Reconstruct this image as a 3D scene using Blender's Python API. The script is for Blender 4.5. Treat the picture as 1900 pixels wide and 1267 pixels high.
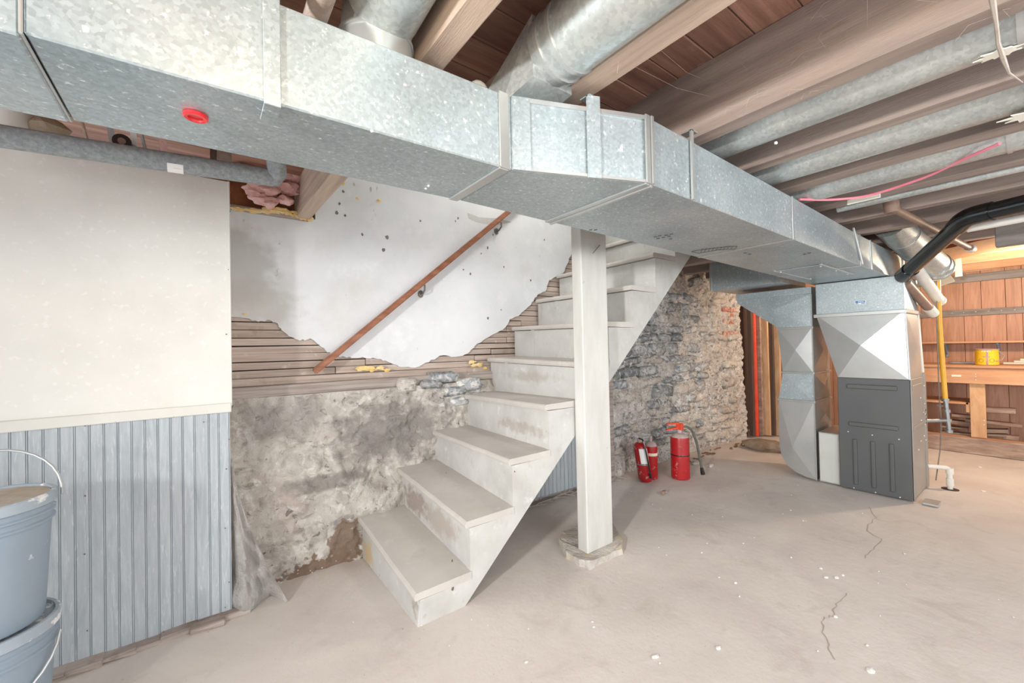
import bpy, bmesh, math, random
from mathutils import Vector, Matrix, noise
from mathutils.geometry import tessellate_polygon
random.seed(7)
S = bpy.context.scene
for o in list(bpy.data.objects): bpy.data.objects.remove(o)
COL = S.collection
# ------------------------------------------------------------------ camera
F = 763.0; CX, CY = 950.0, 633.5; CAMZ = 1.17
R = ((0.7983118, -0.00908456, 0.60217584), (-0.60188503, 0.02250015, 0.79826572), (-0.02080094, -0.99970556, 0.01249427))
cd = bpy.data.cameras.new('camera'); cam = bpy.data.objects.new('camera', cd); COL.objects.link(cam)
cd.sensor_width = 36; cd.lens = F/1900*36; cd.clip_start = 0.02; cd.clip_end = 100
cam.matrix_world = Matrix(((R[0][0], -R[0][1], -R[0][2], 0), (R[1][0], -R[1][1], -R[1][2], 0), (R[2][0], -R[2][1], -R[2][2], CAMZ), (0, 0, 0, 1)))
S.camera = cam
def P(px, py, ax, val):
    """the point of the place that the photograph shows at a pixel, on the plane ax = val"""
    v = (px-CX, py-CY, F); r = [sum(R[i][k]*v[k] for k in range(3)) for i in range(3)]
    c = (0, 0, CAMZ); i = 'XYZ'.index(ax); t = (val-c[i])/r[i]
    return Vector([c[k]+t*r[k] for k in range(3)])
# ------------------------------------------------------------------ world, lights, exposure
w = bpy.data.worlds.new('world'); S.world = w; w.use_nodes = True
w.node_tree.nodes['Background'].inputs[0].default_value = (0.93, 0.97, 1.0, 1); w.node_tree.nodes['Background'].inputs[1].default_value = 1.2
def area(name, loc, target, size, power, col, sizey=None):
    l = bpy.data.lights.new(name, 'AREA'); l.energy = power; l.color = col; l.size = size
    if sizey: l.shape = 'RECTANGLE'; l.size_y = sizey
    o = bpy.data.objects.new(name, l); COL.objects.link(o); o.location = loc
    o.rotation_euler = (Vector(target)-Vector(loc)).to_track_quat('-Z', 'Y').to_euler(); return o
def bulb(name, loc, r, power, col):
    l = bpy.data.lights.new(name, 'POINT'); l.energy = power; l.color = col; l.shadow_soft_size = r
    o = bpy.data.objects.new(name, l); COL.objects.link(o); o.location = loc; return o
key = area('key_light', (-2.0, -0.05, 1.5), (2.9, 1.55, 0.75), 0.2, 15, (1.0, 0.985, 0.96)); key.data.spread = math.radians(80)
area('open_side_light', (1.2, -1.9, 1.5), (1.6, 1.6, 0.9), 1.6, 30, (0.95, 0.98, 1.0), 1.2)
bulb('ceiling_bulb', (0.05, 0.22, 1.70), 0.06, 7.5, (1.0, 0.74, 0.46))
bulb('workshop_bulb', (5.35, 0.0, 1.70), 0.06, 40, (1.0, 0.80, 0.58))
bulb('stairwell_bulb', (2.0, 2.05, 2.75), 0.08, 9, (1.0, 0.97, 0.90))
bulb('alcove_light', (5.6, 1.75, 1.7), 0.05, 7, (1.0, 0.70, 0.45))  # unseen point light behind the return duct, no fixture modelled
S.view_settings.view_transform = 'Standard'; S.view_settings.look = 'None'; S.view_settings.exposure = 0.75; S.view_settings.gamma = 1
S.view_settings.use_curve_mapping = False
# ------------------------------------------------------------------ materials
def lin(c):
    if isinstance(c, str): c = [int(c[i:i+2], 16)/255 for i in (0, 2, 4)]
    return tuple((x/12.92 if x <= .04045 else ((x+.055)/1.055)**2.4) for x in c)+(1,)
def mat(name, stops, nscale=4, stretch=(1, 1, 1), detail=6, rough=.75, metal=0, bump=.15, bscale=40, bdist=.004, layers=(), spangle=None, spec=.3, rnd=0, tint=None, warp=0, trans=0):
    m = bpy.data.materials.new(name); m.use_nodes = True; nt = m.node_tree; N = nt.nodes; L = nt.links
    b = N['Principled BSDF']; b.inputs['Roughness'].default_value = rough; b.inputs['Metallic'].default_value = metal
    b.inputs['Specular IOR Level'].default_value = spec
    if trans: b.inputs['Transmission Weight'].default_value = trans
    g = N.new('ShaderNodeNewGeometry'); pos = g.outputs['Position']
    def mapped(st):
        mp = N.new('ShaderNodeMapping'); L.new(pos, mp.inputs[0]); mp.inputs['Scale'].default_value = st; return mp.outputs[0]
    def nz(vec, sc, det=5, ro=.6, dist=0):
        n = N.new('ShaderNodeTexNoise'); L.new(vec, n.inputs['Vector']); n.inputs['Scale'].default_value = sc
        n.inputs['Detail'].default_value = det; n.inputs['Roughness'].default_value = ro; n.inputs['Distortion'].default_value = dist; return n
    base = nz(mapped(stretch), nscale, detail, .6, warp)
    rp = N.new('ShaderNodeValToRGB'); L.new(base.outputs['Fac'], rp.inputs[0])
    k = len(stops); e = rp.color_ramp.elements
    lo, hi = .32, .68
    for i, s in enumerate(stops):
        p = lo+(hi-lo)*i/max(1, k-1)
        if i < 2: el = e[i]; el.position = p
        else: el = e.new(p)
        el.color = lin(s)
    if k == 1: e[1].color = lin(stops[0])
    col = rp.outputs[0]
    for ly in layers:
        # (color, scale, lo, hi, strength[, stretch])
        c, sc, a, z, st = ly[:5]; strh = ly[5] if len(ly) > 5 else (1, 1, 1)
        n = nz(mapped(strh), sc, 7, .62, ly[6] if len(ly) > 6 else 0)
        mr = N.new('ShaderNodeMapRange'); L.new(n.outputs['Fac'], mr.inputs[0]); mr.inputs[1].default_value = a; mr.inputs[2].default_value = z; mr.inputs[4].default_value = st
        mx = N.new('ShaderNodeMix'); mx.data_type = 'RGBA'; L.new(mr.outputs[0], mx.inputs[0]); L.new(col, mx.inputs[6]); mx.inputs[7].default_value = lin(c); col = mx.outputs[2]
    if spangle:
        v = N.new('ShaderNodeTexVoronoi'); L.new(mapped(stretch), v.inputs['Vector']); v.inputs['Scale'].default_value = spangle
        sh = N.new('ShaderNodeSeparateColor'); L.new(v.outputs['Color'], sh.inputs[0])
        mr = N.new('ShaderNodeMapRange'); L.new(sh.outputs[0], mr.inputs[0]); mr.inputs[3].default_value = .88; mr.inputs[4].default_value = 1.1
        mx = N.new('ShaderNodeMix'); mx.data_type = 'RGBA'; mx.blend_type = 'MULTIPLY'; mx.inputs[0].default_value = 1; L.new(col, mx.inputs[6]); L.new(mr.outputs[0], mx.inputs[7]); col = mx.outputs[2]
        m2 = N.new('ShaderNodeMapRange'); L.new(sh.outputs[1], m2.inputs[0]); m2.inputs[3].default_value = rough-.03; m2.inputs[4].default_value = rough+.06; L.new(m2.outputs[0], b.inputs['Roughness'])
    if rnd:
        oi = N.new('ShaderNodeObjectInfo'); mr = N.new('ShaderNodeMapRange'); L.new(oi.outputs['Random'], mr.inputs[0]); mr.inputs[3].default_value = 1-rnd; mr.inputs[4].default_value = 1+rnd*.6
        mx = N.new('ShaderNodeMix'); mx.data_type = 'RGBA'; mx.blend_type = 'MULTIPLY'; mx.inputs[0].default_value = 1; L.new(col, mx.inputs[6]); L.new(mr.outputs[0], mx.inputs[7]); col = mx.outputs[2]
    L.new(col, b.inputs['Base Color'])
    if bump:
        n = nz(mapped(stretch), bscale, 6, .65); bp = N.new('ShaderNodeBump'); bp.inputs['Strength'].default_value = bump; bp.inputs['Distance'].default_value = bdist
        L.new(n.outputs['Fac'], bp.inputs['Height']); L.new(bp.outputs[0], b.inputs['Normal'])
    return m
M = {}
M['floor'] = mat('dusty_concrete', ['c9c0ba', 'd2cac3', 'dad3cc'], 1.6, bump=.35, bscale=22, bdist=.006, rough=.9, warp=.6,
    layers=[('b8aea6', 5, .55, .75, .5, (1, 1, 1), 1.0), ('d9d4ce', 9, .58, .72, .5), ('8f857c', 60, .66, .72, .6)])
M['parge'] = mat('limewashed_rubble', ['a39b92', 'c2bbb2', 'd4cec6'], 5, bump=.9, bscale=28, bdist=.02, rough=.95, warp=1.2,
    layers=[('807c78', 7, .54, .68, .75, (1, 1, 1), 1.5), ('b3a49a', 3.5, .55, .7, .6), ('dedbd6', 11, .54, .64, .8, (1, 1, 1), 1.0), ('55514e', 24, .61, .68, .75, (1, 1, 1), .6)])
M['mortar'] = mat('lime_mortar', ['b5b0ab', 'd2ccc4', 'e2dcd4'], 7, bump=1, bscale=34, bdist=.02, rough=.95, warp=1.0,
    layers=[('75777c', 9, .52, .64, .8, (1, 1, 1), 1.5), ('c9b9aa', 1.6, .5, .66, .5), ('e9e5df', 20, .52, .62, .85, (1, 1, 1), 1.0), ('4d4a4a', 34, .57, .64, .8, (1, 1, 1.6), .8)])
M['stone'] = mat('blue_grey_stone', ['848a90', 'a1a5a8', 'bcbdbc'], 9, stretch=(1, 1, 2), bump=.9, bscale=40, bdist=.012, rough=.9, rnd=.35, warp=.8,
    layers=[('dbd8d3', 13, .47, .57, .92, (1, 1, 1.3), 1.5), ('4d5158', 30, .57, .65, .75, (1, 1, 2))])
M['stonew'] = mat('limewashed_stone', ['b8b1aa', 'd0c8be', 'e0d8cd'], 9, bump=.9, bscale=36, bdist=.014, rough=.95, rnd=.18, warp=.8,
    layers=[('6f6e70', 18, .55, .64, .8, (1, 1, 1.4), 1.2), ('c8b5a6', 4, .54, .68, .5), ('eae6e0', 26, .55, .63, .8)])
M['brick'] = mat('red_brick', ['ab6a5a', 'bf8370'], 20, bump=.5, bscale=60, rough=.9, layers=[('d3c5b8', 18, .45, .58, .85)])
M['soil'] = mat('damp_soil', ['6e5a4c', '8a7464', 'a08c7b'], 14, bump=.9, bscale=50, bdist=.01, rough=.95, layers=[('c9beb2', 45, .6, .66, .8)])
M['plaster'] = mat('old_plaster', ['d3d5d6', 'dcdee0', 'e3e4e5'], 2.5, bump=.25, bscale=14, bdist=.006, rough=.8,
    layers=[('cdc9c0', 1.7, .58, .75, .6), ('a39d94', 18, .68, .73, .8, (1, 1, .5)), ('efefef', 6, .58, .72, .5)])
M['plaster_stain'] = mat('grey_cement_patch', ['a8a6a0', 'bcbab4', 'cfccc6'], 6, stretch=(3, 1, .6), bump=.5, bscale=40, rough=.9)
M['lath'] = mat('grey_lath', ['ab9a8e', 'bdaca0', 'cabcb1'], 5, stretch=(.5, 4, 12), bump=.4, bscale=30, rough=.9, rnd=.15, layers=[('8c7566', 5, .6, .7, .5), ('d8d2c8', 16, .62, .7, .6)])
M['oldwood'] = mat('weathered_wood', ['8d8079', 'a89c94', 'b9afa7'], 5, stretch=(.5, 4, 12), bump=.5, bscale=30, rough=.9, layers=[('6d5c50', 7, .58, .7, .6), ('d9cfae', 12, .66, .72, .5)])
M['joist'] = mat('brown_joist', ['857770', '998a82', 'a99a90'], 3.5, stretch=(6, .5, 6), bump=.45, bscale=40, rough=.9, rnd=.06, layers=[('a8927f', 3, .56, .72, .5, (4, .6, 4)), ('554a44', 6, .62, .74, .5, (4, .6, 4))])
M['joistw'] = mat('tan_joist', ['ad998b', 'c0ab9b', 'cdbaa9'], 3.5, stretch=(8, .5, 8), bump=.4, bscale=40, rough=.9, rnd=.05, layers=[('8c776a', 5, .6, .74, .5, (5, .5, 5))])
M['subfloor'] = mat('red_brown_boards', ['7a584b', '8e6959', 'a07a69'], 4, stretch=(.6, 7, 7), bump=.35, bscale=30, rough=.85, rnd=.22, layers=[('a08476', 9, .6, .72, .4)])
M['dark'] = mat('dark_void', ['4a423d', '5a504a'], 6, rough=1, bump=0)
M['galv'] = mat('galvanized_steel', ['a6b3b8', 'b1bdc1', 'bdc6c9'], 3, rough=.42, metal=.6, bump=.03, bscale=8, spangle=150, layers=[('eef1f2', 60, .60, .66, .8, (1, 1.6, 1)), ('9fa8ab', 4, .56, .72, .3)])
M['galv2'] = mat('bright_sheet_steel', ['b4b8b8', 'c4c7c6', 'cfd0ce'], 2.5, rough=.33, metal=.7, bump=.02, bscale=5)
M['galvpipe'] = mat('galvanized_pipe', ['b3babb', 'c3c9c8', 'ced3d1'], 4, rough=.36, metal=.65, bump=.05, bscale=9, spangle=110, layers=[('ecefef', 40, .62, .7, .4)])
M['white'] = mat('cream_wallboard', ['d0cec7', 'dbd9d3', 'e2e0da'], 1.6, bump=.12, bscale=60, rough=.7, spec=.4, layers=[('cfc7b6', 1.3, .6, .8, .4, (6, 1, .5)), ('eeece8', 40, .58, .66, .4)])
M['trimw'] = mat('white_trim', ['d3d1ca', 'dcdad3'], 4, rough=.6, bump=.1, layers=[('a8977c', 40, .68, .72, .6)])
M['bead'] = mat('blue_grey_beadboard', ['a4acb2', 'afb6bb', 'bac0c4'], 3, stretch=(9, 1, .8), warp=2.2, rough=.55, bump=.1, bscale=30, spec=.45, rnd=.06, layers=[('ccd2d5', 9, .57, .66, .6, (10, 1, .9), 2.0), ('929da6', 5, .58, .7, .4, (8, 1, .6))])
M['beadgroove'] = mat('groove_blue', ['8496a5', '90a1ae'], 4, rough=.7)
M['paint'] = mat('worn_white_paint', ['b5b3af', 'c0bfbb', 'c8c7c4'], 5, stretch=(1, 1, 1), bump=.25, bscale=30, rough=.7, layers=[('a8a199', 7, .58, .72, .55, (2, 2, 1)), ('dcdbd8', 14, .6, .7, .5), ('847a70', 50, .67, .71, .6)])
M['tread'] = mat('dusty_tread_paint', ['b7b2ac', 'c0bbb5', 'c8c4be'], 3, bump=.3, bscale=24, rough=.9, layers=[('aea294', 5, .58, .72, .5), ('dad6cf', 10, .6, .7, .4)])
M['postp'] = mat('post_paint', ['bebcb6', 'c7c6c1', 'cecdc9'], 3, stretch=(3, 3, .7), bump=.2, bscale=30, rough=.6, layers=[('a89f92', 30, .68, .72, .5)])
M['rail'] = mat('varnished_brown_rail', ['84503a', '99644a', 'a8755a'], 6, stretch=(1, 6, 6), rough=.45, bump=.15, layers=[('e3ddd6', 60, .68, .71, .8), ('6e4232', 6, .58, .7, .5)])
M['bronze'] = mat('dull_metal', ['6c655e', '8d857c'], 20, rough=.5, metal=.6)
M['furn'] = mat('dark_grey_enamel', ['56595a', '5d6060'], 3, rough=.42, bump=.02, spec=.5, rnd=0)
M['furnside'] = mat('taupe_grey_enamel', ['979089', 'a09991'], 3, rough=.4, metal=.2, bump=.02, spec=.5)
M['screw'] = mat('screw', ['e4e4e4'], rough=.3, metal=.5, bump=0)
M['red'] = mat('red_enamel', ['a3191c', 'b72024'], 8, rough=.35, bump=.05, layers=[('cfc3bd', 26, .6, .7, .55)], spec=.5)
M['dust'] = mat('dusty_red', ['c1b3ac', 'b09b95'], 20, rough=.9)
M['redcap'] = mat('red_plastic', ['e02a30'], rough=.3, bump=0, spec=.5)
M['redpaint'] = mat('orange_red_paint', ['d8452c', 'e0543a'], 8, rough=.6, layers=[('f0c2b0', 50, .66, .7, .6)])
M['black'] = mat('black_abs', ['16191b', '202426'], 6, rough=.16, bump=.01, spec=.8)
M['rubber'] = mat('rubber_hose', ['55574f', '6a6b64'], 20, rough=.7)
M['foam'] = mat('grey_pipe_foam', ['868c90', '959b9e', 'a6abad'], 60, rough=.9, bump=.4, bscale=120, bdist=.003, layers=[('aeb8bf', 90, .55, .65, .5)])
M['paper'] = mat('paper', ['f7f7f5'], rough=.8, bump=0)
M['paperw'] = mat('cream_paper', ['e6dcc4', 'efe6d0'], 3, rough=.8)
M['ink'] = mat('ink', ['3e3d3c'], rough=.8, bump=0)
M['blueink'] = mat('blue_ink', ['3f7fb5', '5a96c8'], 30, rough=.5, bump=0)
M['pink'] = mat('pink_insulation', ['d9a5a2', 'e8bdb9', 'f0cdc9'], 16, rough=1, bump=.9, bscale=50, bdist=.01, layers=[('b5797a', 9, .58, .68, .6)])
M['spray'] = mat('yellow_spray_foam', ['dcb765', 'e8c987', 'eedcae'], 20, rough=.7, bump=.3)
M['rim'] = mat('orange_brown_board', ['7a4a2e', '97603f', 'a5714e'], 8, rough=.8, layers=[('c08c5a', 10, .58, .7, .6)])
M['bucket'] = mat('blue_grey_bucket', ['8b9aa8', '94a3b0'], 3, rough=.5, bump=.03, spec=.4, layers=[('d7d9da', 14, .66, .69, .8), ('b8a79a', 9, .7, .74, .4)])
M['bucketrim'] = mat('bucket_rim_paint', ['9aa7b2', 'a5b0ba'], 8, rough=.6, layers=[('e6e7e7', 11, .52, .56, .95, (1, 1, 1.5))])
M['lid'] = mat('bucket_lid', ['b3a897', 'a99e8f', 'bdb8b0'], 9, rough=.8, layers=[('8f7f6c', 12, .58, .68, .6)])
M['wire'] = mat('grey_wire', ['b7bbbd'], rough=.4, metal=.5, bump=0)
M['plastic'] = mat('dusty_poly_sheet', ['d3cec9', 'dedad6', 'e6e3e0'], 6, rough=.35, bump=.9, bscale=14, bdist=.03, spec=.6, trans=.12)
M['pine'] = mat('fresh_pine', ['c39a74', 'd2ab85', 'dcb994'], 4, stretch=(2, 2, .5), rough=.75, warp=1.5, bump=.1, layers=[('b0845e', 6, .57, .68, .5, (6, 6, .5), 1.5)])
M['pineh'] = mat('pine_board', ['b98a69', 'c99a78', 'd3a988'], 4, stretch=(3, .5, 5), rough=.75, bump=.1, rnd=.1, layers=[('9e6f52', 5, .58, .7, .5, (5, .5, 5))])
M['panelw'] = mat('brown_wood_paneling', ['ab7f66', 'b98c72', 'c4987e'], 3, stretch=(4, 8, .6), warp=2, rough=.5, bump=.06, rnd=.08, spec=.4, layers=[('94684f', 5, .6, .72, .4, (6, 10, .6), 1.5)])
M['greywood'] = mat('grey_board', ['77716c', '8b8580', '999390'], 5, stretch=(5, .6, 5), rough=.85, layers=[('55504c', 12, .6, .7, .6)])
M['scrap'] = mat('grey_scrap_lumber', ['8a7468', 'a08a7c', 'b5a193'], 6, stretch=(4, .8, 4), rough=.9, rnd=.25, layers=[('6a5348', 8, .6, .7, .5)])
M['darkwood'] = mat('dark_brown_wood', ['4f4038', '63524a'], 6, stretch=(5, 5, .5), rough=.85)
M['yellow'] = mat('yellow_gas_pipe', ['dfa52b', 'ebb53c'], 5, rough=.4, bump=.05, spec=.5)
M['can'] = mat('yellow_can', ['eec32a', 'f2cd38'], 8, rough=.4, bump=.02, spec=.5)
M['purple'] = mat('mauve_drips', ['a9848d', 'b7949a'], 20, rough=.6)
M['pvc'] = mat('white_pvc', ['d9d7cf', 'e4e2da'], 5, rough=.35, bump=.02, spec=.5, layers=[('b9a88f', 30, .7, .74, .5)])
M['copper'] = mat('brown_painted_pipe', ['7d6659', '94796a'], 12, rough=.5, bump=.1, layers=[('b59b88', 14, .6, .7, .5)])
M['pinkwire'] = mat('pink_cable', ['e47f8f', 'ec92a0'], 8, rough=.4, bump=0)
M['redwire'] = mat('red_cable', ['d9403a'], rough=.4, bump=0)
M['steel'] = mat('grey_steel_fitting', ['8c8f90', 'a2a5a6'], 10, rough=.4, metal=.7, bump=.05)
M['web'] = mat('dusty_cobweb', ['b4a79c', 'c9beb4'], 20, rough=1)
M['fleck'] = mat('paint_chips', ['e9e8e4'], rough=.8)
M['conc'] = mat('rough_concrete', ['b5ada5', 'c6bfb7', 'd2ccc4'], 12, rough=.95, bump=.9, bscale=50, bdist=.012, layers=[('d8c08c', 11, .55, .66, .7)])
M['moss'] = mat('mossy_boulder', ['857360', '988672', 'a89a88'], 10, rough=.95, bump=.8, bscale=40, bdist=.01)
M['tape'] = mat('torn_white_tape', ['e6e1d4', 'f0ece0'], 8, rough=.7)
M['palegrey'] = mat('pale_grey_enamel', ['c3c6c1', 'cdd0cb'], 4, rough=.5, bump=.02, spec=.4)
M['cloth'] = mat('brown_paper_backing', ['b08a6c', 'c29c7c'], 4, rough=.9, bump=.3, bscale=10)
# the grey cement smear beside the wall panel is part of the plaster's own colour
def stain(m, c, rad, col, nscale, lo, hi, strength):
    nt = m.node_tree; N = nt.nodes; L = nt.links; b = N['Principled BSDF']; src = b.inputs['Base Color'].links[0].from_socket
    g = N.new('ShaderNodeNewGeometry'); s = N.new('ShaderNodeVectorMath'); s.operation = 'SUBTRACT'; L.new(g.outputs['Position'], s.inputs[0]); s.inputs[1].default_value = c
    d = N.new('ShaderNodeVectorMath'); d.operation = 'DIVIDE'; L.new(s.outputs[0], d.inputs[0]); d.inputs[1].default_value = rad
    ln = N.new('ShaderNodeVectorMath'); ln.operation = 'LENGTH'; L.new(d.outputs[0], ln.inputs[0])
    n = N.new('ShaderNodeTexNoise'); L.new(g.outputs['Position'], n.inputs['Vector']); n.inputs['Scale'].default_value = nscale; n.inputs['Detail'].default_value = 8
    ad = N.new('ShaderNodeMath'); ad.operation = 'MULTIPLY_ADD'; L.new(n.outputs['Fac'], ad.inputs[0]); ad.inputs[1].default_value = 1.6; L.new(ln.outputs['Value'], ad.inputs[2])
    mr = N.new('ShaderNodeMapRange'); L.new(ad.outputs[0], mr.inputs[0]); mr.inputs[1].default_value = lo; mr.inputs[2].default_value = hi; mr.inputs[3].default_value = strength; mr.inputs[4].default_value = 0
    mx = N.new('ShaderNodeMix'); mx.data_type = 'RGBA'; L.new(mr.outputs[0], mx.inputs[0]); L.new(src, mx.inputs[6]); mx.inputs[7].default_value = lin(col); L.new(mx.outputs[2], b.inputs['Base Color'])
stain(M['plaster'], (.16, 2.59, 1.62), (.17, 1, .22), 'b3b1ac', 12, 1.45, 2.0, .65)
stain(M['plaster'], (.22, 2.59, 1.42), (.20, 1, .12), 'b9b4ad', 14, 1.5, 2.1, .6)
stain(M['parge'], (.95, 2.5, .66), (.42, 1, .22), '7e7a76', 14, 1.35, 1.8, .75)
stain(M['parge'], (.35, 2.5, .80), (.25, 1, .14), '94908c', 12, 1.35, 1.9, .6)
stain(M['parge'], (.50, 2.4, -.06), (.30, 1, .16), '85705f', 22, 1.55, 1.68, .95)
stain(M['parge'], (.63, 2.4, .10), (.10, 1, .13), '85705f', 22, 1.6, 1.75, .9)
stain(M['parge'], (.6, 2.4, .45), (.4, 1, .06), '6f6b66', 10, 1.3, 1.6, .6)
for c_, r_, co, ns, lo_, hi_, st_ in [((.98, 2.25, .29), (.03, .2, .09), '95857a', 26, 1.35, 1.8, .8), ((.98, 1.95, .27), (.03, .25, .08), 'a89c90', 22, 1.3, 1.8, .7), ((1.48, 1.9, .70), (.03, .3, .05), 'a1968b', 24, 1.2, 1.7, .6), ((1.73, 2.1, .97), (.03, .35, .05), 'a59d94', 18, 1.2, 1.7, .6), ((.74, 1.68, .06), (.03, .04, .08), '8c7a6a', 30, 1.3, 1.8, .8), ((.73, 2.3, .05), (.04, .12, .1), 'c9ae7a', 20, 1.3, 1.7, .7)]:
    stain(M['paint'], c_, r_, co, ns, lo_, hi_, st_)
# ------------------------------------------------------------------ mesh helpers
def finish(bm, smooth=False, angle=None):
    bmesh.ops.recalc_face_normals(bm, faces=bm.faces)
    for f in bm.faces: f.smooth = smooth
def obj(name, bm, m, parent=None, smooth=False, props=None, keep=False):
    if not keep: bmesh.ops.recalc_face_normals(bm, faces=bm.faces)
    me = bpy.data.meshes.new(name)
    vs = [v.co for v in bm.verts]
    c = Vector(((min(v.x for v in vs)+max(v.x for v in vs))/2, (min(v.y for v in vs)+max(v.y for v in vs))/2, min(v.z for v in vs)))
    bmesh.ops.translate(bm, verts=bm.verts, vec=-c)
    if smooth:
        for f in bm.faces: f.smooth = True
        for e in bm.edges:
            if len(e.link_faces) == 2 and e.calc_face_angle(0) > .7: e.smooth = False
    bm.to_mesh(me); bm.free()
    for mm in (m if isinstance(m, (list, tuple)) else [m]): me.materials.append(mm)
    o = bpy.data.objects.new(name, me); COL.objects.link(o); place(o, c, parent)
    if props:
        for k, v in props.items(): o[k] = v
    return o
def wloc(o):
    v = Vector(o.location); p = o.parent
    while p: v = v+Vector(p.location); p = p.parent
    return v
def place(o, c, parent):
    o.parent = parent; o.location = (c-wloc(parent)) if parent else c
def thing(name, label, cat, loc, group=None):
    o = bpy.data.objects.new(name, None); COL.objects.link(o); o.location = loc; o.empty_display_size = .1
    o['label'] = label; o['category'] = cat; o['kind'] = 'thing'
    if group: o['group'] = group
    return o
def tag(o, label, cat, group=None, kind='thing'):
    o['label'] = label; o['category'] = cat; o['kind'] = kind
    if group: o['group'] = group
    return o
def struct(name, loc=(0, 0, 0), label=None, cat=None):
    o = bpy.data.objects.new(name, None); COL.objects.link(o); o.location = loc; o.empty_display_size = .1; o['kind'] = 'structure'
    if label: o['label'] = label
    if cat: o['category'] = cat
    return o
def B(): return bmesh.new()
def box(bm, x0, x1, y0, y1, z0, z1, bev=0, mi=0, seg=1):
    r = bmesh.ops.create_cube(bm, size=1)['verts']
    for v in r: v.co = Vector(((x0+x1)/2+v.co.x*(x1-x0), (y0+y1)/2+v.co.y*(y1-y0), (z0+z1)/2+v.co.z*(z1-z0)))
    fs = set(f for v in r for f in v.link_faces)
    for f in fs: f.material_index = mi
    if bev:
        es = set(e for v in r for e in v.link_edges); bmesh.ops.bevel(bm, geom=list(es), offset=bev, segments=seg, affect='EDGES', profile=.5)
    return bm
def hexa(bm, pts, mi=0):
    """eight corners: four of one end, then four of the other, in the same order"""
    v = [bm.verts.new(p) for p in pts]
    for f in ((0, 1, 2, 3), (4, 5, 6, 7), (0, 1, 5, 4), (1, 2, 6, 5), (2, 3, 7, 6), (3, 0, 4, 7)):
        bm.faces.new([v[i] for i in f]).material_index = mi
    return v
def prism(bm, poly, axis, a, b, mi=0):
    """poly of 2-D points extruded along an axis from a to b"""
    def p3(p, t): return {'X': (t, p[0], p[1]), 'Y': (p[0], t, p[1]), 'Z': (p[0], p[1], t)}[axis]
    A = [bm.verts.new(p3(p, a)) for p in poly]; Bv = [bm.verts.new(p3(p, b)) for p in poly]; n = len(poly)
    tri = tessellate_polygon([[Vector((p[0], p[1], 0)) for p in poly]]); fs = []
    for a_, b_, c_ in tri: fs += [bm.faces.new((A[a_], A[b_], A[c_])), bm.faces.new((Bv[c_], Bv[b_], Bv[a_]))]
    for i in range(n): fs.append(bm.faces.new([A[i], A[(i+1) % n], Bv[(i+1) % n], Bv[i]]))
    for f in fs: f.material_index = mi
def tube(bm, pts, r, seg=14, caps=True, mi=0):
    pts = [Vector(p) for p in pts]; n = len(pts); rr = r if isinstance(r, (list, tuple)) else [r]*n
    prev = None; rings = []
    for i in range(n):
        t = (pts[min(i+1, n-1)]-pts[max(i-1, 0)]).normalized()
        if prev is None:
            up = Vector((0, 0, 1)) if abs(t.z) < .9 else Vector((1, 0, 0)); u = t.cross(up).normalized()
        else: u = (prev-t*prev.dot(t)).normalized()
        prev = u; v = t.cross(u)
        rings.append([bm.verts.new(pts[i]+(u*math.cos(a)+v*math.sin(a))*rr[i]) for a in [2*math.pi*k/seg for k in range(seg)]])
    for i in range(n-1):
        for k in range(seg): bm.faces.new([rings[i][k], rings[i][(k+1) % seg], rings[i+1][(k+1) % seg], rings[i+1][k]]).material_index = mi
    if caps: bm.faces.new(rings[0][::-1]).material_index = mi; bm.faces.new(rings[-1]).material_index = mi
    return bm
def lathe(bm, cx, cy, prof, seg=32, mi=0, axis_pts=None):
    rings = [[bm.verts.new((cx+r*math.cos(2*math.pi*k/seg), cy+r*math.sin(2*math.pi*k/seg), z)) for k in range(seg)] for r, z in prof]
    for i in range(len(rings)-1):
        for k in range(seg): bm.faces.new([rings[i][k], rings[i][(k+1) % seg], rings[i+1][(k+1) % seg], rings[i+1][k]]).material_index = mi
    bm.faces.new(rings[0][::-1]).material_index = mi; bm.faces.new(rings[-1]).material_index = mi
    return bm
def arc(c, r, a0, a1, n, plane='XZ'):
    out = []
    for i in range(n+1):
        a = math.radians(a0+(a1-a0)*i/n); x, y = r*math.cos(a), r*math.sin(a)
        out.append(Vector(c)+Vector({'XZ': (x, 0, y), 'YZ': (0, x, y), 'XY': (x, y, 0)}[plane]))
    return out
def round_path(pts, r, n=5):
    pts = [Vector(p) for p in pts]; out = [pts[0]]
    for i in range(1, len(pts)-1):
        a = pts[i]+(pts[i-1]-pts[i]).normalized()*r; c = pts[i]+(pts[i+1]-pts[i]).normalized()*r
        for k in range(n+1):
            t = k/n; out.append(a*(1-t)**2+pts[i]*2*t*(1-t)+c*t*t)
    out.append(pts[-1]); return out
def blob(bm, c, rx, ry, rz, sub=2, amp=.25, seed=0, mi=0):
    r = bmesh.ops.create_icosphere(bm, subdivisions=sub, radius=1)['verts']
    for v in r:
        n = noise.noise(v.co*1.7+Vector((seed*3.1, seed, 0)))*amp
        d = v.co*(1+n); v.co = Vector(c)+Vector((d.x*rx, d.y*ry, d.z*rz))
    return bm
def rock_mesh(i):
    bm = B(); r = bmesh.ops.create_cube(bm, size=1)['verts']
    bmesh.ops.subdivide_edges(bm, edges=bm.edges[:], cuts=2, use_grid_fill=True)
    for v in bm.verts:
        c = v.co.copy(); n = c.normalized()*.62
        v.co = c*.6+n*.4
        v.co += Vector((noise.noise(c*2.3+Vector((i*5, 0, 0))), noise.noise(c*2.3+Vector((0, i*5, 3))), noise.noise(c*2.3+Vector((7, 0, i*5)))))*.17
    for f in bm.faces: f.smooth = True
    me = bpy.data.meshes.new('stone'); bm.to_mesh(me); bm.free(); return me
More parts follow.
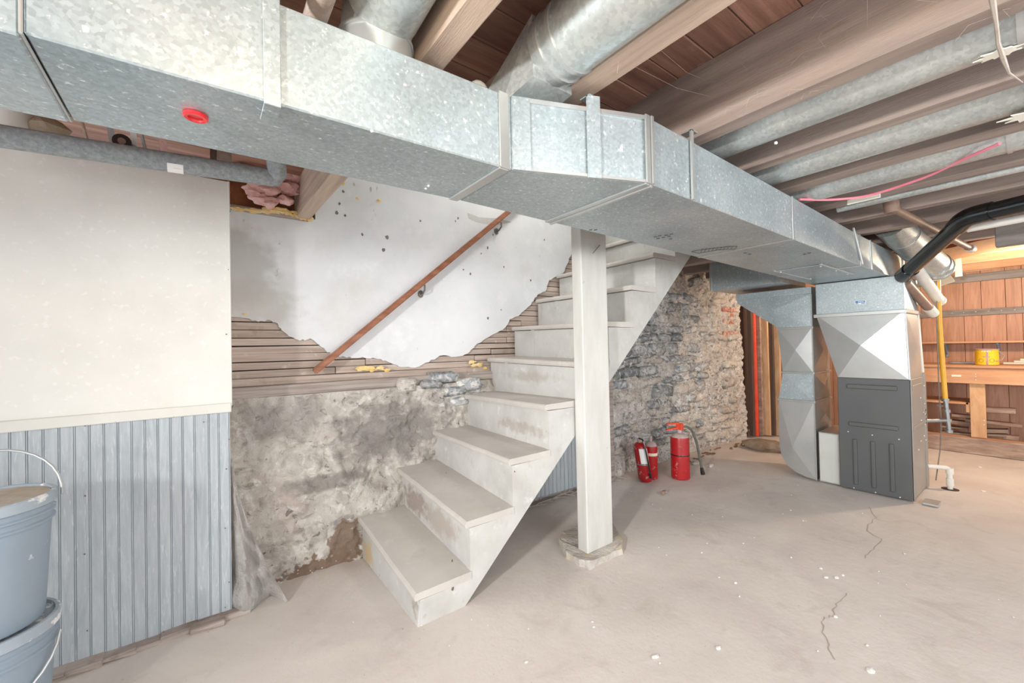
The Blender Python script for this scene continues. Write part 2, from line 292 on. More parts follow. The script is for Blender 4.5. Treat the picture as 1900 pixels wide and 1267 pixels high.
# ================================================================== FLOOR
def fz(x, y):
    return noise.fractal(Vector((x*.9, y*.9, 4)), 1, 2, 4)*.006
bm = B(); nx, ny = 150, 90
X0, X1, Y0, Y1 = -2.2, 9.2, -3.0, 3.2
g = [[bm.verts.new((X0+(X1-X0)*i/nx, Y0+(Y1-Y0)*j/ny, fz(X0+(X1-X0)*i/nx, Y0+(Y1-Y0)*j/ny))) for j in range(ny+1)] for i in range(nx+1)]
for i in range(nx):
    for j in range(ny): bm.faces.new([g[i][j], g[i+1][j], g[i+1][j+1], g[i][j+1]])
fl = obj('floor', bm, M['floor'], smooth=True, props={'kind': 'structure'})
# cracks in the slab: thin dark seams that wander over the floor
def crack(pix, wd=.006):
    pts = [P(a, b, 'Z', 0) for a, b in pix]; bm = B(); fine = []
    for a, b in zip(pts, pts[1:]):
        for k in range(5):
            t = k/5; q = a.lerp(b, t); q += Vector((random.uniform(-.008, .008), random.uniform(-.008, .008), 0)); fine.append(q)
    pv = None
    for i, q in enumerate(fine):
        ww = wd*(.4+.6*random.random()); z = fz(q.x, q.y)+.0012
        a = bm.verts.new((q.x-ww/2, q.y+ww/2, z)); b = bm.verts.new((q.x+ww/2, q.y-ww/2, z))
        if pv: bm.faces.new([pv[0], pv[1], b, a])
        pv = (a, b)
    return obj('floor_crack', bm, M['crack'], fl)
M['crack'] = mat('crack_dirt', ['a89e94', 'b3a99f'], 30, rough=1)
crack([(1610, 940), (1625, 960), (1605, 985), (1635, 1000), (1620, 1020), (1600, 1040)], .004)
crack([(1570, 1100), (1550, 1120), (1545, 1145), (1526, 1146), (1530, 1175), (1535, 1200), (1548, 1228)], .004)
# ================================================================== REAR WALL (parged rubble, laths, plaster)
wb = struct('wall_back', (1.8, 2.6, 0))
def base_y(x, z):
    if x < 1.95: y = 2.40+.13*min(z, 1.)+.02*math.sin(z*9+x*3)
    else: y = 2.40+.05*math.sin(x*1.3)*(.4)+.015*z
    if x > 4.3: y -= .10*(x-4.3)
    return y
def rubble(name, xa, xb, za, zb, step, m, amp, parent, cut=None, depth=.3):
    nx, nz = int((xb-xa)/step), int((zb-za)/step); bm = B(); gg = []
    for i in range(nx+1):
        row = []
        for j in range(nz+1):
            x, z = xa+(xb-xa)*i/nx, za+(zb-za)*j/nz
            p = Vector((x*5, 0, z*6)); y = base_y(x, z)-amp*noise.fractal(p, 1, 2.1, 4)-amp*.6*abs(noise.noise(Vector((x*13, 3, z*15))))-amp*.35*noise.noise(Vector((x*38, 7, z*42)))+amp*.9*max(0, noise.noise(Vector((x*22, 9, z*26)))-.35)
            if z < .15 and x < .8: y -= .02*(1-z/.15)
            row.append(bm.verts.new((x, y, z)))
        gg.append(row)
    for i in range(nx):
        for j in range(nz): 
            f = bm.faces.new([gg[i][j], gg[i+1][j], gg[i+1][j+1], gg[i][j+1]])
            if cut: f.material_index = cut((xa+(xb-xa)*(i+.5)/nx), za+(zb-za)*(j+.5)/nz)
    # thickness behind
    back = [bm.verts.new((xa, base_y(xa, 0)+depth, za)), bm.verts.new((xb, base_y(xb, 0)+depth, za)), bm.verts.new((xb, base_y(xb, 0)+depth, zb)), bm.verts.new((xa, base_y(xa, 0)+depth, zb))]
    bm.faces.new([r[nz] for r in gg]+[back[2], back[3]]); bm.faces.new([gg[nx][j] for j in range(nz+1)]+[back[2], back[1]])
    return obj(name, bm, m, parent, smooth=True)
def soilcut(x, z):
    t = .10+.05*noise.noise(Vector((x*6, 0, 9)))+.10*max(0, 1-abs(x-.62)/.12)
    if .15 < x < .85 and z < t+.04*noise.noise(Vector((x*20, z*20, 1))): return 1
    return 0
rubble('parged_rubble', .0, 2.9, -.03, .93, .0125, M['parge'], .034, wb)
rubble('mortared_rubble', 2.7, 5.28, -.03, 1.98, .011, M['mortar'], .034, wb)
rocks = [rock_mesh(i) for i in range(8)]
rn = 0
def put_stone(x, y, z, sx, sy, sz, m, parent, rot=0.05):
    global rn
    me = rocks[rn % 8]; rn += 1
    key = me.name+m.name
    if key not in STM:
        c = me.copy(); c.materials.clear(); c.materials.append(m); c.name = 'stone'; STM[key] = c
    o = bpy.data.objects.new('stone', STM[key]); COL.objects.link(o); o.parent = parent; o.location = Vector((x, y, z))-wloc(parent)
    o.scale = (sx, sy, sz); o.rotation_euler = (random.uniform(-.1, .1), random.uniform(-rot, rot), random.uniform(-.08, .08)+(math.pi if rn % 3 == 0 else 0))
    return o
STM = {}
z = .05
while z < 1.9:
    h = random.uniform(.065, .125); x = 2.92+random.uniform(-.1, .05)
    while x < 5.2:
        l = random.uniform(.12, .34)
        if x+l > 5.25: break
        lime = (z < .75 and random.random() < .6) or x > 4.35 or random.random() < .15
        brickz = 4.75 < x+l/2 < 5.25 and 1.2 < z < 1.6
        skip = random.random() < (.30 if lime else .10) or (z > 1.62 and random.random() < .8)
        if not skip and not brickz:
            put_stone(x+l/2, base_y(x+l/2, z)+.038+random.uniform(-.012, .022)+(.012 if lime else 0), z+h/2, l*.95, .15, h*.93, M['stonew'] if lime else M['stone'], wb, .16)
        x += l+.012
    z += h+.01
# red bricks near the end of the wall
for r in range(5):
    for k in range(2):
        xx = 4.86+k*.2+(.1 if r % 2 else 0); zz = 1.24+r*.072
        if xx > 5.1 or (r == 1 and k == 0): continue
        bm = B(); box(bm, xx, xx+.185, base_y(xx, 1)-.018+.012*((r+k) % 2), base_y(xx, 1)+.07, zz, zz+.06, .006); obj('brick', bm, M['brick'], wb)
# dark stones exposed beside the stairs, a few in the parge
for (px, py, l, h) in [(825, 700, .16, .06), (870, 712, .17, .07), (840, 726, .2, .05), (885, 735, .14, .05), (800, 712, .12, .05), (850, 745, .15, .05)]:
    p = P(px, py, 'Y', 2.50); put_stone(p.x, 2.535, p.z, l*1.1, .14, h*1.15, M['stone'], wb)
for (px, py, l, h) in [(760, 715, .12, .08)]:
    p = P(px, py, 'Y', 2.47); put_stone(p.x, base_y(p.x, p.z)+.046, p.z, l, .12, h, M['stonew'], wb)
for k in range(16):
    x = random.uniform(.25, .75); bm = B(); blob(bm, (x, 2.345+random.uniform(0, .02), random.uniform(.01, .09)), .004, .004, .003, 1, .3, k); obj('pebble', bm, M['stonew'], wb)
# sill timber on top of the stonework
bm = B(); box(bm, .0, 2.0, 2.535, 2.70, .925, .985, .006)
for v in bm.verts: v.co.z += .008*math.sin(v.co.x*4)
obj('sill_timber', bm, M['oldwood'], wb)
bm = B(); box(bm, .0, 2.2, 2.58, 2.72, .987, 1.028, .004); obj('sill_timber', bm, M['lath'], wb)
# laths
for r in range(24):
    zz = 1.03+r*.0435; x = 0.02 if zz < 1.86 else .56; last = 3.3
    while x < last:
        l = random.choice([.62, .8, 1.1, .95]); l = min(l, last-x)
        if l < .05: break
        if not (1.3 < x+l/2 < 1.35):
            bm = B(); box(bm, x, x+l-.004, 2.612, 2.620, zz, zz+.0395+random.uniform(-.003, .002), .0015)
            o = obj('lath', bm, M['lath'], wb); o.rotation_euler.y = random.uniform(-.006, .006); o.location.y += random.uniform(-.003, .003)
        x += l
bm = B(); box(bm, 0, 5.6, 2.66, 2.74, .9, 3.0); obj('backing', bm, M['dark'], wb)
bm = B(); box(bm, 5.29, 6.8, 2.50, 2.60, 0, 2.1); obj('backing', bm, M['darkwood'], wb)
# plaster sheet with its ragged lower edge
low = [(425, 588), (455, 590), (480, 597), (500, 594), (515, 600), (522, 612), (540, 625), (556, 632), (575, 628), (590, 638), (604, 650), (618, 660), (640, 662), (655, 664), (672, 662), (700, 666), (722, 672), (745, 681), (770, 682), (795, 672), (815, 660), (845, 662), (868, 655), (880, 642), (900, 628), (925, 615), (938, 606), (945, 592), (962, 586), (985, 565), (992, 552), (1000, 545), (1012, 540), (1018, 520), (1035, 512), (1045, 506), (1052, 490), (1060, 470)]
poly = []
for (a, b) in low:
    p = P(a, b, 'Y', 2.595)
    poly.append((p.x, p.z))
poly[0] = (.0, poly[0][1])
fine = []
for a, b in zip(poly, poly[1:]):
    for k in range(4):
        t = k/4; ja = min(.006, .1*math.hypot(a[0]-b[0], a[1]-b[1])); fine.append((a[0]*(1-t)+b[0]*t+random.uniform(-ja, ja)*(k > 0), a[1]*(1-t)+b[1]*t+random.uniform(-ja, ja)*(k > 0)))
fine.append(poly[-1]); last = fine[-1]
fine += [(3.4, last[1]+.35), (5.2, 3.0), (5.2, 3.0), ]
fine = fine[:-1]+[(.56, 3.0), (.535, 1.935), (.0, 1.925)]
bm = B(); prism(bm, fine, 'Y', 2.590, 2.611); obj('plaster', bm, M['plaster'], wb)
# rough cement patch by the panel
cp = [(430, 440), (455, 452), (478, 462), (486, 480), (484, 510), (478, 540), (492, 556), (500, 575), (496, 592), (470, 594), (430, 589)]
pp = []
for a, b in zip(cp, cp[1:]+cp[:1]):
    for k in range(4):
        t = k/4; q = P(a[0]+(b[0]-a[0])*t, a[1]+(b[1]-a[1])*t, 'Y', 2.588); pp.append((q.x+random.uniform(-.006, .006), q.z+random.uniform(-.006, .006)))
# (patch is a stain of the plaster itself, see the material)
# flaked patches and dark chips in the plaster
def fleckpoly(px, py, s, m, y=2.5885, name='plaster_chip'):
    q = P(px, py, 'Y', y); bm = B(); n = 7; ang = random.random()*3
    pts = [(q.x+s*(.5+random.random()*.6)*math.cos(ang+2*math.pi*k/n), q.z+s*1.5*(.4+random.random()*.6)*math.sin(ang+2*math.pi*k/n)) for k in range(n)]
    prism(bm, pts, 'Y', y, y+.004); return obj(name, bm, m, wb)
for (a, b) in [(637, 355), (625, 395), (640, 400), (712, 463), (672, 435), (718, 440), (860, 500), (893, 470), (905, 460), (915, 435), (873, 508), (935, 495), (845, 410), (780, 410), (850, 405), (1010, 445), (905, 590), (930, 575), (985, 520), (630, 378)]:
    fleckpoly(a, b, random.uniform(.006, .012), M['bronze'])
q = [(868, 395), (890, 403), (925, 405), (950, 412), (915, 418), (885, 412), (870, 405)]
bm = B(); prism(bm, [(P(a, b, 'Y', 2.587).x, P(a, b, 'Y', 2.587).z) for a, b in q], 'Y', 2.589, 2.592); obj('peeled_patch', bm, M['paint'], wb)
# yellow spray foam
def foam_bits(lst, y, parent, name='spray_foam'):
    for i, (a, b, s, el) in enumerate(lst):
        q = P(a, b, 'Y', y); bm = B(); blob(bm, q, s*el*1.1, s*.35, s*.7, 3, 1.1, i+3); obj(name, bm, M['spray'], parent, smooth=True)
foam_bits([(675, 684, .018, 2.2), (690, 686, .014, 1.6), (705, 683, .015, 1.4), (718, 687, .012, 1.2), (636, 340, .014, .7), (663, 368, .010, .7), (703, 372, .013, .8), (885, 677, .02, 2.), (875, 672, .012, 2.), (900, 683, .012, 1.), (455, 582, .006, 1)], 2.57, wb)
foam_bits([(440, 388, .012, 2), (470, 391, .014, 2.4), (490, 392, .015, 1.5), (505, 391, .018, 2), (520, 390, .02, 1.8), (535, 396, .012, 1.5), (550, 400, .014, 1.6), (563, 405, .016, 1), (575, 406, .018, .7), (548, 394, .010, 2)], 2.55, wb)
# rim bay with its brown backing board
bm = B(); box(bm, .0, .5, 2.64, 2.66, 1.935, 2.30); obj('rim_board', bm, M['rim'], wb)
bm = B(); box(bm, .0, .5, 2.56, 2.70, 1.915, 1.94, .004); obj('wall_plate', bm, M['oldwood'], wb)
# ================================================================== LEFT WALL (beadboard with cream sheet above)
wl = struct('wall_left', (-.9, 2.27, 0))
bm = B(); box(bm, -2.2, .098, 2.262, 2.40, .03, 1.93); obj('stud_core', bm, M['oldwood'], wl)
bm = B(); box(bm, -2.2, .105, 2.247, 2.262, .925, 1.945, .002); obj('wall_panel', bm, M['white'], wl)
bm = B(); box(bm, -2.2, .104, 2.236, 2.250, .903, .945, .003); obj('chair_rail', bm, M['trimw'], wl)
bm = B(); box(bm, .098, .107, 2.240, 2.27, .93, 1.945, .002); obj('edge_bead', bm, M['trimw'], wl)
xs = [-.55+.0405*k for k in range(-30, 0)]+[-.55, -.51, -.47, -.43, -.39, -.35, -.31, -.27, -.23, -.19, -.15, -.11, -.07, -.03, .02, .055, .095]
def board(bm, x0, x1, y, z0, z1, t=.0035):
    box(bm, x0+.0042, x1-.0022, y-t, y, z0, z1, .001)
    box(bm, x1-.0008, x1+.0026, y-t*.9, y, z0, z1, .0008)
for a, b in zip(xs, xs[1:]):
    bm = B(); zb = .012+.01*math.sin(a*3); board(bm, a, b, 2.2545, zb, .905); obj('board', bm, M['bead'], wl)
bm = B(); box(bm, -2.2, .097, 2.2545, 2.263, .015, .92); obj('groove_backing', bm, M['beadgroove'], wl)
# decayed bottom plate of that wall
for k in range(8):
    a = -.62+k*.095; bm = B(); box(bm, a, a+.12, 2.195+random.uniform(-.015, .015), 2.262, -.005, .016+random.uniform(0, .012), .004)
    for v in bm.verts: v.co += Vector((0, .02*noise.noise(v.co*30), .005*noise.noise(v.co*40)))
    obj('rotten_plate', bm, M['oldwood'], wl)
for (a, b) in [(427, 357), (427, 392), (424, 500), (420, 620), (425, 815), (420, 870), (408, 750), (378, 783), (160, 780), (158, 790), (418, 980), (377, 1150), (303, 1173), (162, 1170), (425, 1080), (158, 920), (157, 1028), (418, 1127)]:
    q = P(a, b, 'Y', 2.242); bm = B(); blob(bm, q, .003, .002, .003, 1, .1, 1); obj('nail_head', bm, M['bronze'], wl)
# ================================================================== PANEL UNDER THE STAIRS
up = thing('beadboard_sheet', 'blue-grey beadboard sheet closing the space under the stairs behind the post', 'wall panel', (2.4, 2.33, 0))
x = 1.75
while x < 2.78:
    bm = B(); board(bm, x, x+.041, 2.335, .055-.02*(x-1.75), .92, .0035); obj('board', bm, M['bead'], up); x += .041
bm = B(); box(bm, 1.75, 2.79, 2.335, 2.343, .05, .92); obj('groove_backing', bm, M['beadgroove'], up)
bm = B(); box(bm, 2.785, 2.835, 2.32, 2.355, .01, .93, .003); obj('edge_strip', bm, M['oldwood'], up)
for k in range(14):
    a = 1.8+k*.07; q = [(a, 2.29+random.uniform(-.02, .03), .02+random.uniform(0, .02)), (a+.1, 2.30+random.uniform(-.03, .02), .03+random.uniform(-.01, .02)), (a+.2, 2.28+random.uniform(-.03, .03), .015)]
    bm = B(); tube(bm, q, .004, 5); obj('splinter', bm, M['oldwood'], up)
# ================================================================== RIGHT (FAR) WALL
WX = 6.78
wr = struct('wall_right', (WX, 1.2, 0))
y = -2.4; k = 0; ws = [.11, .17, .13, .19, .15, .12]
while y < 2.9:
    wdt = ws[k % 6]; k += 1
    bm = B(); box(bm, WX, WX+.012, y+.0015, y+wdt-.0015, 0, 1.92, .002); obj('panel_board', bm, M['panelw'], wr); y += wdt
bm = B(); box(bm, WX+.008, WX+.1, -2.4, 3.0, 0, 2.3); obj('backing', bm, M['darkwood'], wr)
bm = B(); box(bm, WX-.04, WX, -2.4, 1.15, 1.775, 1.86, .003); obj('header_board', bm, M['greywood'], wr)
bm = B(); box(bm, WX-.022, WX, -2.4, 1.15, 1.405, 1.475, .003); obj('grey_batten', bm, M['greywood'], wr)
for k in range(12):
    bm = B(); blob(bm, (WX-.025, -.1+.09*k, 1.445), .004, .008, .004, 1, .1, k); obj('nail_head', bm, M['screw'], wr)
# hidden closing wall outside the right of the frame is left out; the place is open there
# ================================================================== CEILING
ce = struct('ceiling', (2.5, 1, 2.12))
y = -2.4; k = 0
while y < 2.66:
    wdt = .128
    x1 = 7.0 if y < 1.62 else .54
    x0 = -2.2
    segs = [(x0, x1)]
    for a, b in segs:
        bm = B(); box(bm, a, b, y+.002, y+wdt-.002, 2.12+random.uniform(-.003, .003), 2.145, .002); obj('floor_board', bm, M['subfloor'], ce)
    y += wdt; k += 1
y = 1.66
bm = B(); box(bm, 3.35, 7.0, 1.62, 2.66, 2.12, 2.145); obj('floor_board', bm, M['subfloor'], ce)
# stairwell shell above the opening
bm = B(); box(bm, .5, 3.4, 1.50, 1.56, 2.15, 3.05); box(bm, 3.36, 3.42, 1.5, 2.7, 2.15, 3.05); box(bm, .44, .5, 1.5, 2.7, 2.15, 3.05); box(bm, .4, 5.3, 1.5, 2.75, 3.02, 3.06); obj('stairwell_lining', bm, M['plaster'], ce)
JZ = 1.885
jl = [('old brown ceiling joist farthest left, above the foam-wrapped pipe', -.38, -.30, 0, 1.55), ('brown ceiling joist above the red plug of the duct', .02, .10, 0, 1.55),
      ('light tan ceiling joist between the bright duct elbow and the long round pipe', .435, .505, 1), ('tan ceiling joist right of the fat round pipe at the top', .825, .905, 1),
      ('deep cobwebbed joist, the broadest one, above the duct jog', 1.375, 1.455, 0), ('brown ceiling joist right of the first slim round pipe', 1.80, 1.875, 0),
      ('brown ceiling joist between the second and third slim round pipes', 2.21, 2.30, 0), ('brown ceiling joist over the pink cable', 2.67, 2.76, 0),
      ('dark ceiling joist behind the brown pipe tee', 3.12, 3.20, 0), ('dark ceiling joist behind the black pipe bend', 3.58, 3.66, 0),
      ('ceiling joist just beyond the black pipe, above the furnace', 4.05, 4.13, 0), ('ceiling joist above the far side of the furnace', 4.5, 4.58, 0)]
for i, (lb, a, b, lt, *ye) in enumerate(jl):
    yend = ye[0] if ye else 2.63 if b < .6 else (1.55 if b < 3.3 else 2.35)
    bm = B()
    n = 14
    rings = []
    for s in range(n+1):
        yy = -2.3+(yend+2.3)*s/n; dz = .008*noise.noise(Vector((yy*1.2, i*3, 0))); dx = .006*noise.noise(Vector((yy, i*5, 2)))
        dz += .035*max(0, (yy-1.2)/1.4) if b < .6 else 0
        r_ = [(a+dx+.006, yy, JZ+dz), (b+dx-.006, yy, JZ+dz), (b+dx, yy, JZ+dz+.006), (b+dx, yy, 2.12), (a+dx, yy, 2.12), (a+dx, yy, JZ+dz+.006)]
        rings.append([bm.verts.new(p) for p in r_])
    for s in range(n):
        for q in range(6): bm.faces.new([rings[s][q], rings[s][(q+1) % 6], rings[s+1][(q+1) % 6], rings[s+1][q]])
    bm.faces.new(rings[0]); bm.faces.new(rings[-1][::-1])
    tag(obj('ceiling_joist', bm, M['joistw'] if lt else M['joist']), lb, 'joist', 'ceiling joists')
# far framing of lighter wood under the ceiling by the workbench
for k, (xx, zz, h, lb, m_) in enumerate([(5.0, 1.90, .2, 'pale far joist nearest the hanging white sheet', 'pineh'), (5.45, 1.90, .2, 'pale far joist in the middle, above the workbench', 'pineh'), (5.9, 1.88, .2, 'pale far joist second from the panelled wall', 'pineh'), (6.35, 1.86, .22, 'pale far joist closest to the panelled wall', 'pineh')]):
    bm = B(); box(bm, xx, xx+.06, -2.3, 2.3, zz, 2.12, .003); tag(obj('ceiling_joist', bm, M[m_]), lb, 'joist', 'pale joists at the far end')
# ================================================================== MAIN DUCT
DB, DT = 1.634, 1.828
du = thing('supply_duct', 'long galvanized rectangular duct with a jog running under the joists', 'duct', (1.5, .95, DB))
def ductseg(name, xa, xb, ya0, ya1, yb0, yb1, m=M['galv'], za=(DB, DT), zb=(DB, DT), parent=None):
    bm = B()
    hexa(bm, [(xa, ya0, za[0]), (xa, ya1, za[0]), (xa, ya1, za[1]), (xa, ya0, za[1]), (xb, yb0, zb[0]), (xb, yb1, zb[0]), (xb, yb1, zb[1]), (xb, yb0, zb[1])])
    bmesh.ops.recalc_face_normals(bm, faces=bm.faces)
    bmesh.ops.bevel(bm, geom=bm.edges[:], offset=.003, segments=1, affect='EDGES')
    return obj(name, bm, m, parent or du)
ductseg('duct_section', -1.9, -.205, .90, 1.22, .885, 1.165, za=(DB-.004, DT-.004), zb=(DB-.004, DT-.004))
ductseg('duct_section', -.2, .655, .882, 1.16, .852, 1.125)
ductseg('transition', .655, 1.04, .852, 1.125, .700, 1.135)
ductseg('duct_section', 1.04, 2.15, .700, 1.135, .715, 1.165)
ductseg('duct_section', 2.15, 3.30, .715, 1.165, .735, 1.20)
ductseg('duct_section', 3.30, 4.62, .735, 1.20, .74, 1.24)
def band(x, y0, y1, wd=.022, pr=.006, name='seam_strip', dx=0, full=True):
    bm = B()
    box(bm, x, x+wd, y0-pr, y0, DB-.002, DT+.002, .0015)
    if full: box(bm, x, x+wd, y0, y1, DB-pr, DB, .0015)
    return obj(name, bm, M['galv2'], du)
band(.615, .853, 1.125, .03, .005); 
bm = B(); hexa(bm, [(.655, .846, DB), (.655, .852, DB), (.655, .852, DT), (.655, .846, DT), (.70, .828, DB), (.70, .836, DB), (.70, .836, DT), (.70, .828, DT)]); obj('seam_strip', bm, M['galv'], du)
band(1.02, .70, 1.135, .02, .006); band(1.042, .700, 1.135, .012, .010)
band(2.15, .715, 1.165, .018, .003); band(3.3, .735, 1.2, .018, .004)
band(-.205, .882, 1.165, .005, .002)
# raised lip along the top and bottom of the jog
bm = B(); hexa(bm, [(.70, .829, DT-.012), (.70, .835, DT-.012), (.70, .835, DT), (.70, .829, DT), (1.03, .697, DT-.012), (1.03, .703, DT-.012), (1.03, .703, DT), (1.03, .697, DT)]); obj('lip', bm, M['galv2'], du)
bm = B(); hexa(bm, [(.70, .829, DB), (.70, .835, DB), (.70, .835, DB+.008), (.70, .829, DB+.008), (1.03, .697, DB), (1.03, .703, DB), (1.03, .703, DB+.008), (1.03, .697, DB+.008)]); obj('lip', bm, M['galv2'], du)
# hanger straps
def strap(x, y, wd=.03, top=.04, m='galv'):
    bm = B(); box(bm, x, x+wd, y-.009, y-.005, DB-.006, DT+top, .001); box(bm, x, x+wd, y-.009, y+.06, DB-.008, DB-.004, .001)
    box(bm, x, x+wd, y-.009, y+.05, DT+top-.003, DT+top, .001)
    return obj('hanger_strap', bm, M[m], du)
strap(.095, .874, .028, .02); 
# on the slanted jog
t = .5
bm = B(); 
def jy(x): return .852+(x-.655)*(.700-.852)/.385
hexa(bm, [(.852, jy(.852)-.012, DB-.004), (.852, jy(.852)-.007, DB-.004), (.852, jy(.852)-.007, DT+.03), (.852, jy(.852)-.012, DT+.03), (.887, jy(.887)-.012, DB-.004), (.887, jy(.887)-.007, DB-.004), (.887, jy(.887)-.007, DT+.03), (.887, jy(.887)-.012, DT+.03)])
box(bm, .852, .887, .755, .79, DT+.027, DT+.03); obj('hanger_strap', bm, M['galv'], du)
bm = B(); box(bm, 1.262, 1.275, .692, .700, DB-.003, DT+.03, .001); box(bm, 1.262, 1.30, .692, .73, DT+.026, DT+.03); obj('hanger_strap', bm, M['galv2'], du)
for (a, b) in [((3.16, .73, DT+.02), (3.32, .728, DB+.01)), ((3.55, .735, DT), (3.56, .731, DB-.002)), ((4.5, .738, DT), (4.5, .734, DB))]:
    bm = B(); tube(bm, [a, b], .006, 6); obj('hanger_strap', bm, M['galv2'], du)
# access panel on the underside
bm = B(); box(bm, 3.02, 3.64, .86, 1.10, DB-.006, DB-.001, .002); acp = obj('access_panel', bm, M['galv'], du)
bm = B(); box(bm, 3.0, 3.66, .845, .86, DB-.008, DB-.001, .001); obj('panel_track', bm, M['galv2'], acp)
bm = B(); box(bm, 3.0, 3.66, 1.10, 1.112, DB-.008, DB-.001, .001); obj('panel_track', bm, M['galv2'], acp)
for (a, b) in [(3.06, .87), (3.35, .87), (3.6, .87), (3.06, 1.09), (3.6, 1.09)]:
    bm = B(); blob(bm, (a, b, DB-.008), .006, .006, .004, 1, 0); obj('screw', bm, M['screw'], acp)
# ink stamps: an oval mark and dashes printed on the underside
def onduct(px, py): return P(px, py, 'Z', DB-.0035)
bm = B()
ov = [onduct(a, b) for a, b in [(1283, 467), (1296, 470), (1330, 464), (1364, 462), (1368, 457), (1352, 457), (1320, 461), (1290, 465)]]
for a, b in zip(ov, ov[1:]+ov[:1]): tube(bm, [a, b], .0013, 4)
for k in range(9):
    a = onduct(1300+k*7, 468-k*.9); b = onduct(1304+k*7, 461-k*.4); tube(bm, [a, b], .0012, 4)
obj('ink_stamp', bm, M['ink'], du)
bm = B()
for (a, b) in [(1213, 440), (1221, 438), (1228, 441), (1233, 437), (1238, 439), (1243, 435), (1218, 443), (1241, 444), (1093, 427), (1102, 427), (1380, 470), (1388, 472), (1490, 472), (1498, 470)]:
    p, q = onduct(a, b), onduct(a+6, b-1); tube(bm, [p, q], .0016, 4)
obj('ink_stamp', bm, M['ink'], du)
bm = B(); p = onduct(1488, 498); box(bm, p.x-.04, p.x+.04, p.y-.01, p.y+.01, DB-.003, DB-.0005); obj('red_mark', bm, M['redcap'], du)
for (a, b) in [(833, 254), (690, 243), (795, 345), (790, 350)]:
    p = onduct(a, b); bm = B(); blob(bm, p, .004, .004, .003, 1, .3, a); obj('lint', bm, M['fleck'], du)
# red plug
pl = thing('duct_plug', 'round red plastic plug in the underside of the galvanized duct', 'plug', onduct(363, 216))
c = onduct(363, 216)
bm = B(); lathe(bm, c.x, c.y, [(.020, DB-.001), (.0205, DB-.006), (.018, DB-.008), (.013, DB-.0075), (.0115, DB-.004), (.004, DB-.0035)], 28); obj('cap', bm, M['redcap'], pl, smooth=True)
# ================================================================== ROUND PIPES IN THE JOIST BAYS
def rpipe(lb, x, z, r, y0, y1, extra=()):
    t = thing('round_duct', lb, 'duct pipe', (x, y0, z-r), 'round duct pipes between the joists')
    bm = B(); tube(bm, [(x, y0+(y1-y0)*k/6, z) for k in range(7)], r, 28); obj('pipe', bm, M['galvpipe'], t, smooth=True)
    for yy in extra:
        bm = B(); tube(bm, [(x, yy, z), (x, yy+.012, z)], r+.004, 28); obj('crimp_ring', bm, M['galv2'], t, smooth=True)
    return t
t = rpipe('fat galvanized round duct pipe left of the tan joist, at top centre of the photo', .76, 1.955, .088, -2.0, .80, (.765, .72))
bm = B(); hexa(bm, [(.69, .80, 1.868), (.83, .80, 1.868), (.83, .80, 2.03), (.69, .80, 2.03), (.66, .90, 1.832), (.80, .90, 1.832), (.80, .98, 1.9), (.66, .98, 1.9)]); obj('boot', bm, M['galvpipe'], t)
# bright elbow
t = thing('duct_elbow', 'bright galvanized round elbow rising from the duct beside the tan joist', 'duct pipe', (.31, .93, DT))
ex, er = .335, .083
bm = B(); tube(bm, [(ex, .955, DT-.003), (ex, .955, DT+.055)], er, 32); obj('collar', bm, M['galv2'], t, smooth=True)
bm = B(); tube(bm, [(ex, .955, DT+.053), (ex, .955, DT+.062)], er+.004, 32); obj('crimp_ring', bm, M['galv2'], t, smooth=True)
bm = B(); tube(bm, [(ex, .955, DT+.06), (ex, .935, DT+.10), (ex, .88, DT+.135)], er-.002, 10); obj('elbow', bm, M['galv2'], t)
bm = B(); tube(bm, [(ex, .90, DT+.12), (ex, .5, DT+.15), (ex, -1.9, DT+.15)], er, 28); obj('pipe', bm, M['galvpipe'], t, smooth=True)
t = rpipe('first slim galvanized round duct pipe right of the broad cobwebbed joist', 1.60, 1.965, .085, -2.0, 1.1, (.03,))
rpipe('second slim galvanized round duct pipe counted from the broad joist', 2.02, 1.955, .092, -2.0, 1.1)
rpipe('third slim galvanized round duct pipe, just above the pink cable', 2.43, 1.945, .082, -2.0, 1.1, (.085,))
t = rpipe('thin pale conduit strip beside the joist over the pink cable', 2.83, 1.90, .022, -2.0, .72)
bm = B(); box(bm, 1.9, 2.17, -.9, .035, 1.85, 2.05, .004); o = obj('duct_boot', bm, M['galv']); tag(o, 'grey sheet-metal duct boot with torn tape at right edge of the photo', 'duct fitting')
def torn(parent, c, s, n=9, normal='Z'):
    bm = B(); pts = []
    for k in range(n*2):
        a = math.pi*k/n; r = s*(1 if k % 2 else .6)*random.uniform(.7, 1.2); pts.append((c.x+r*math.cos(a)*.7, c.y+r*math.sin(a)))
    prism(bm, pts, 'Z', c.z-.004, c.z-.001); return obj('torn_tape', bm, M['tape'], parent)
torn(o, Vector((2.03, .03, 1.852)), .07)
t2 = thing('torn_tape', 'torn scrap of white tape stuck on the first slim round pipe', 'tape', (1.6, .07, 1.877)); torn(t2, Vector((1.60, .07, 1.880)), .04)
# grey plastic pipe beside the elbow
bm = B(); tube(bm, [(.205, 1.0, 1.90), (.20, -1.5, 1.90)], .024, 18); tag(obj('plastic_pipe', bm, M['lath'], smooth=True), 'slim brownish-grey pipe left of the bright round elbow', 'pipe')
bm = B(); box(bm, .10, .125, .86, .89, 1.84, 2.1, .002); tag(obj('white_bracket', bm, M['pvc']), 'small white bracket above the duct strap at the top edge', 'bracket')
# curled grey pipe offcut lying on the duct
bm = B(); c = P(890, 172, 'Y', .99); tube(bm, [c+Vector((.026*math.cos(a), 0, .026*math.sin(a))) for a in [math.pi*(1.15-1.3*k/10) for k in range(11)]], .009, 12); tag(obj('pipe_hook', bm, M['pvc'], smooth=True), 'small curved grey plastic hook lying on top of the duct', 'pipe fitting')
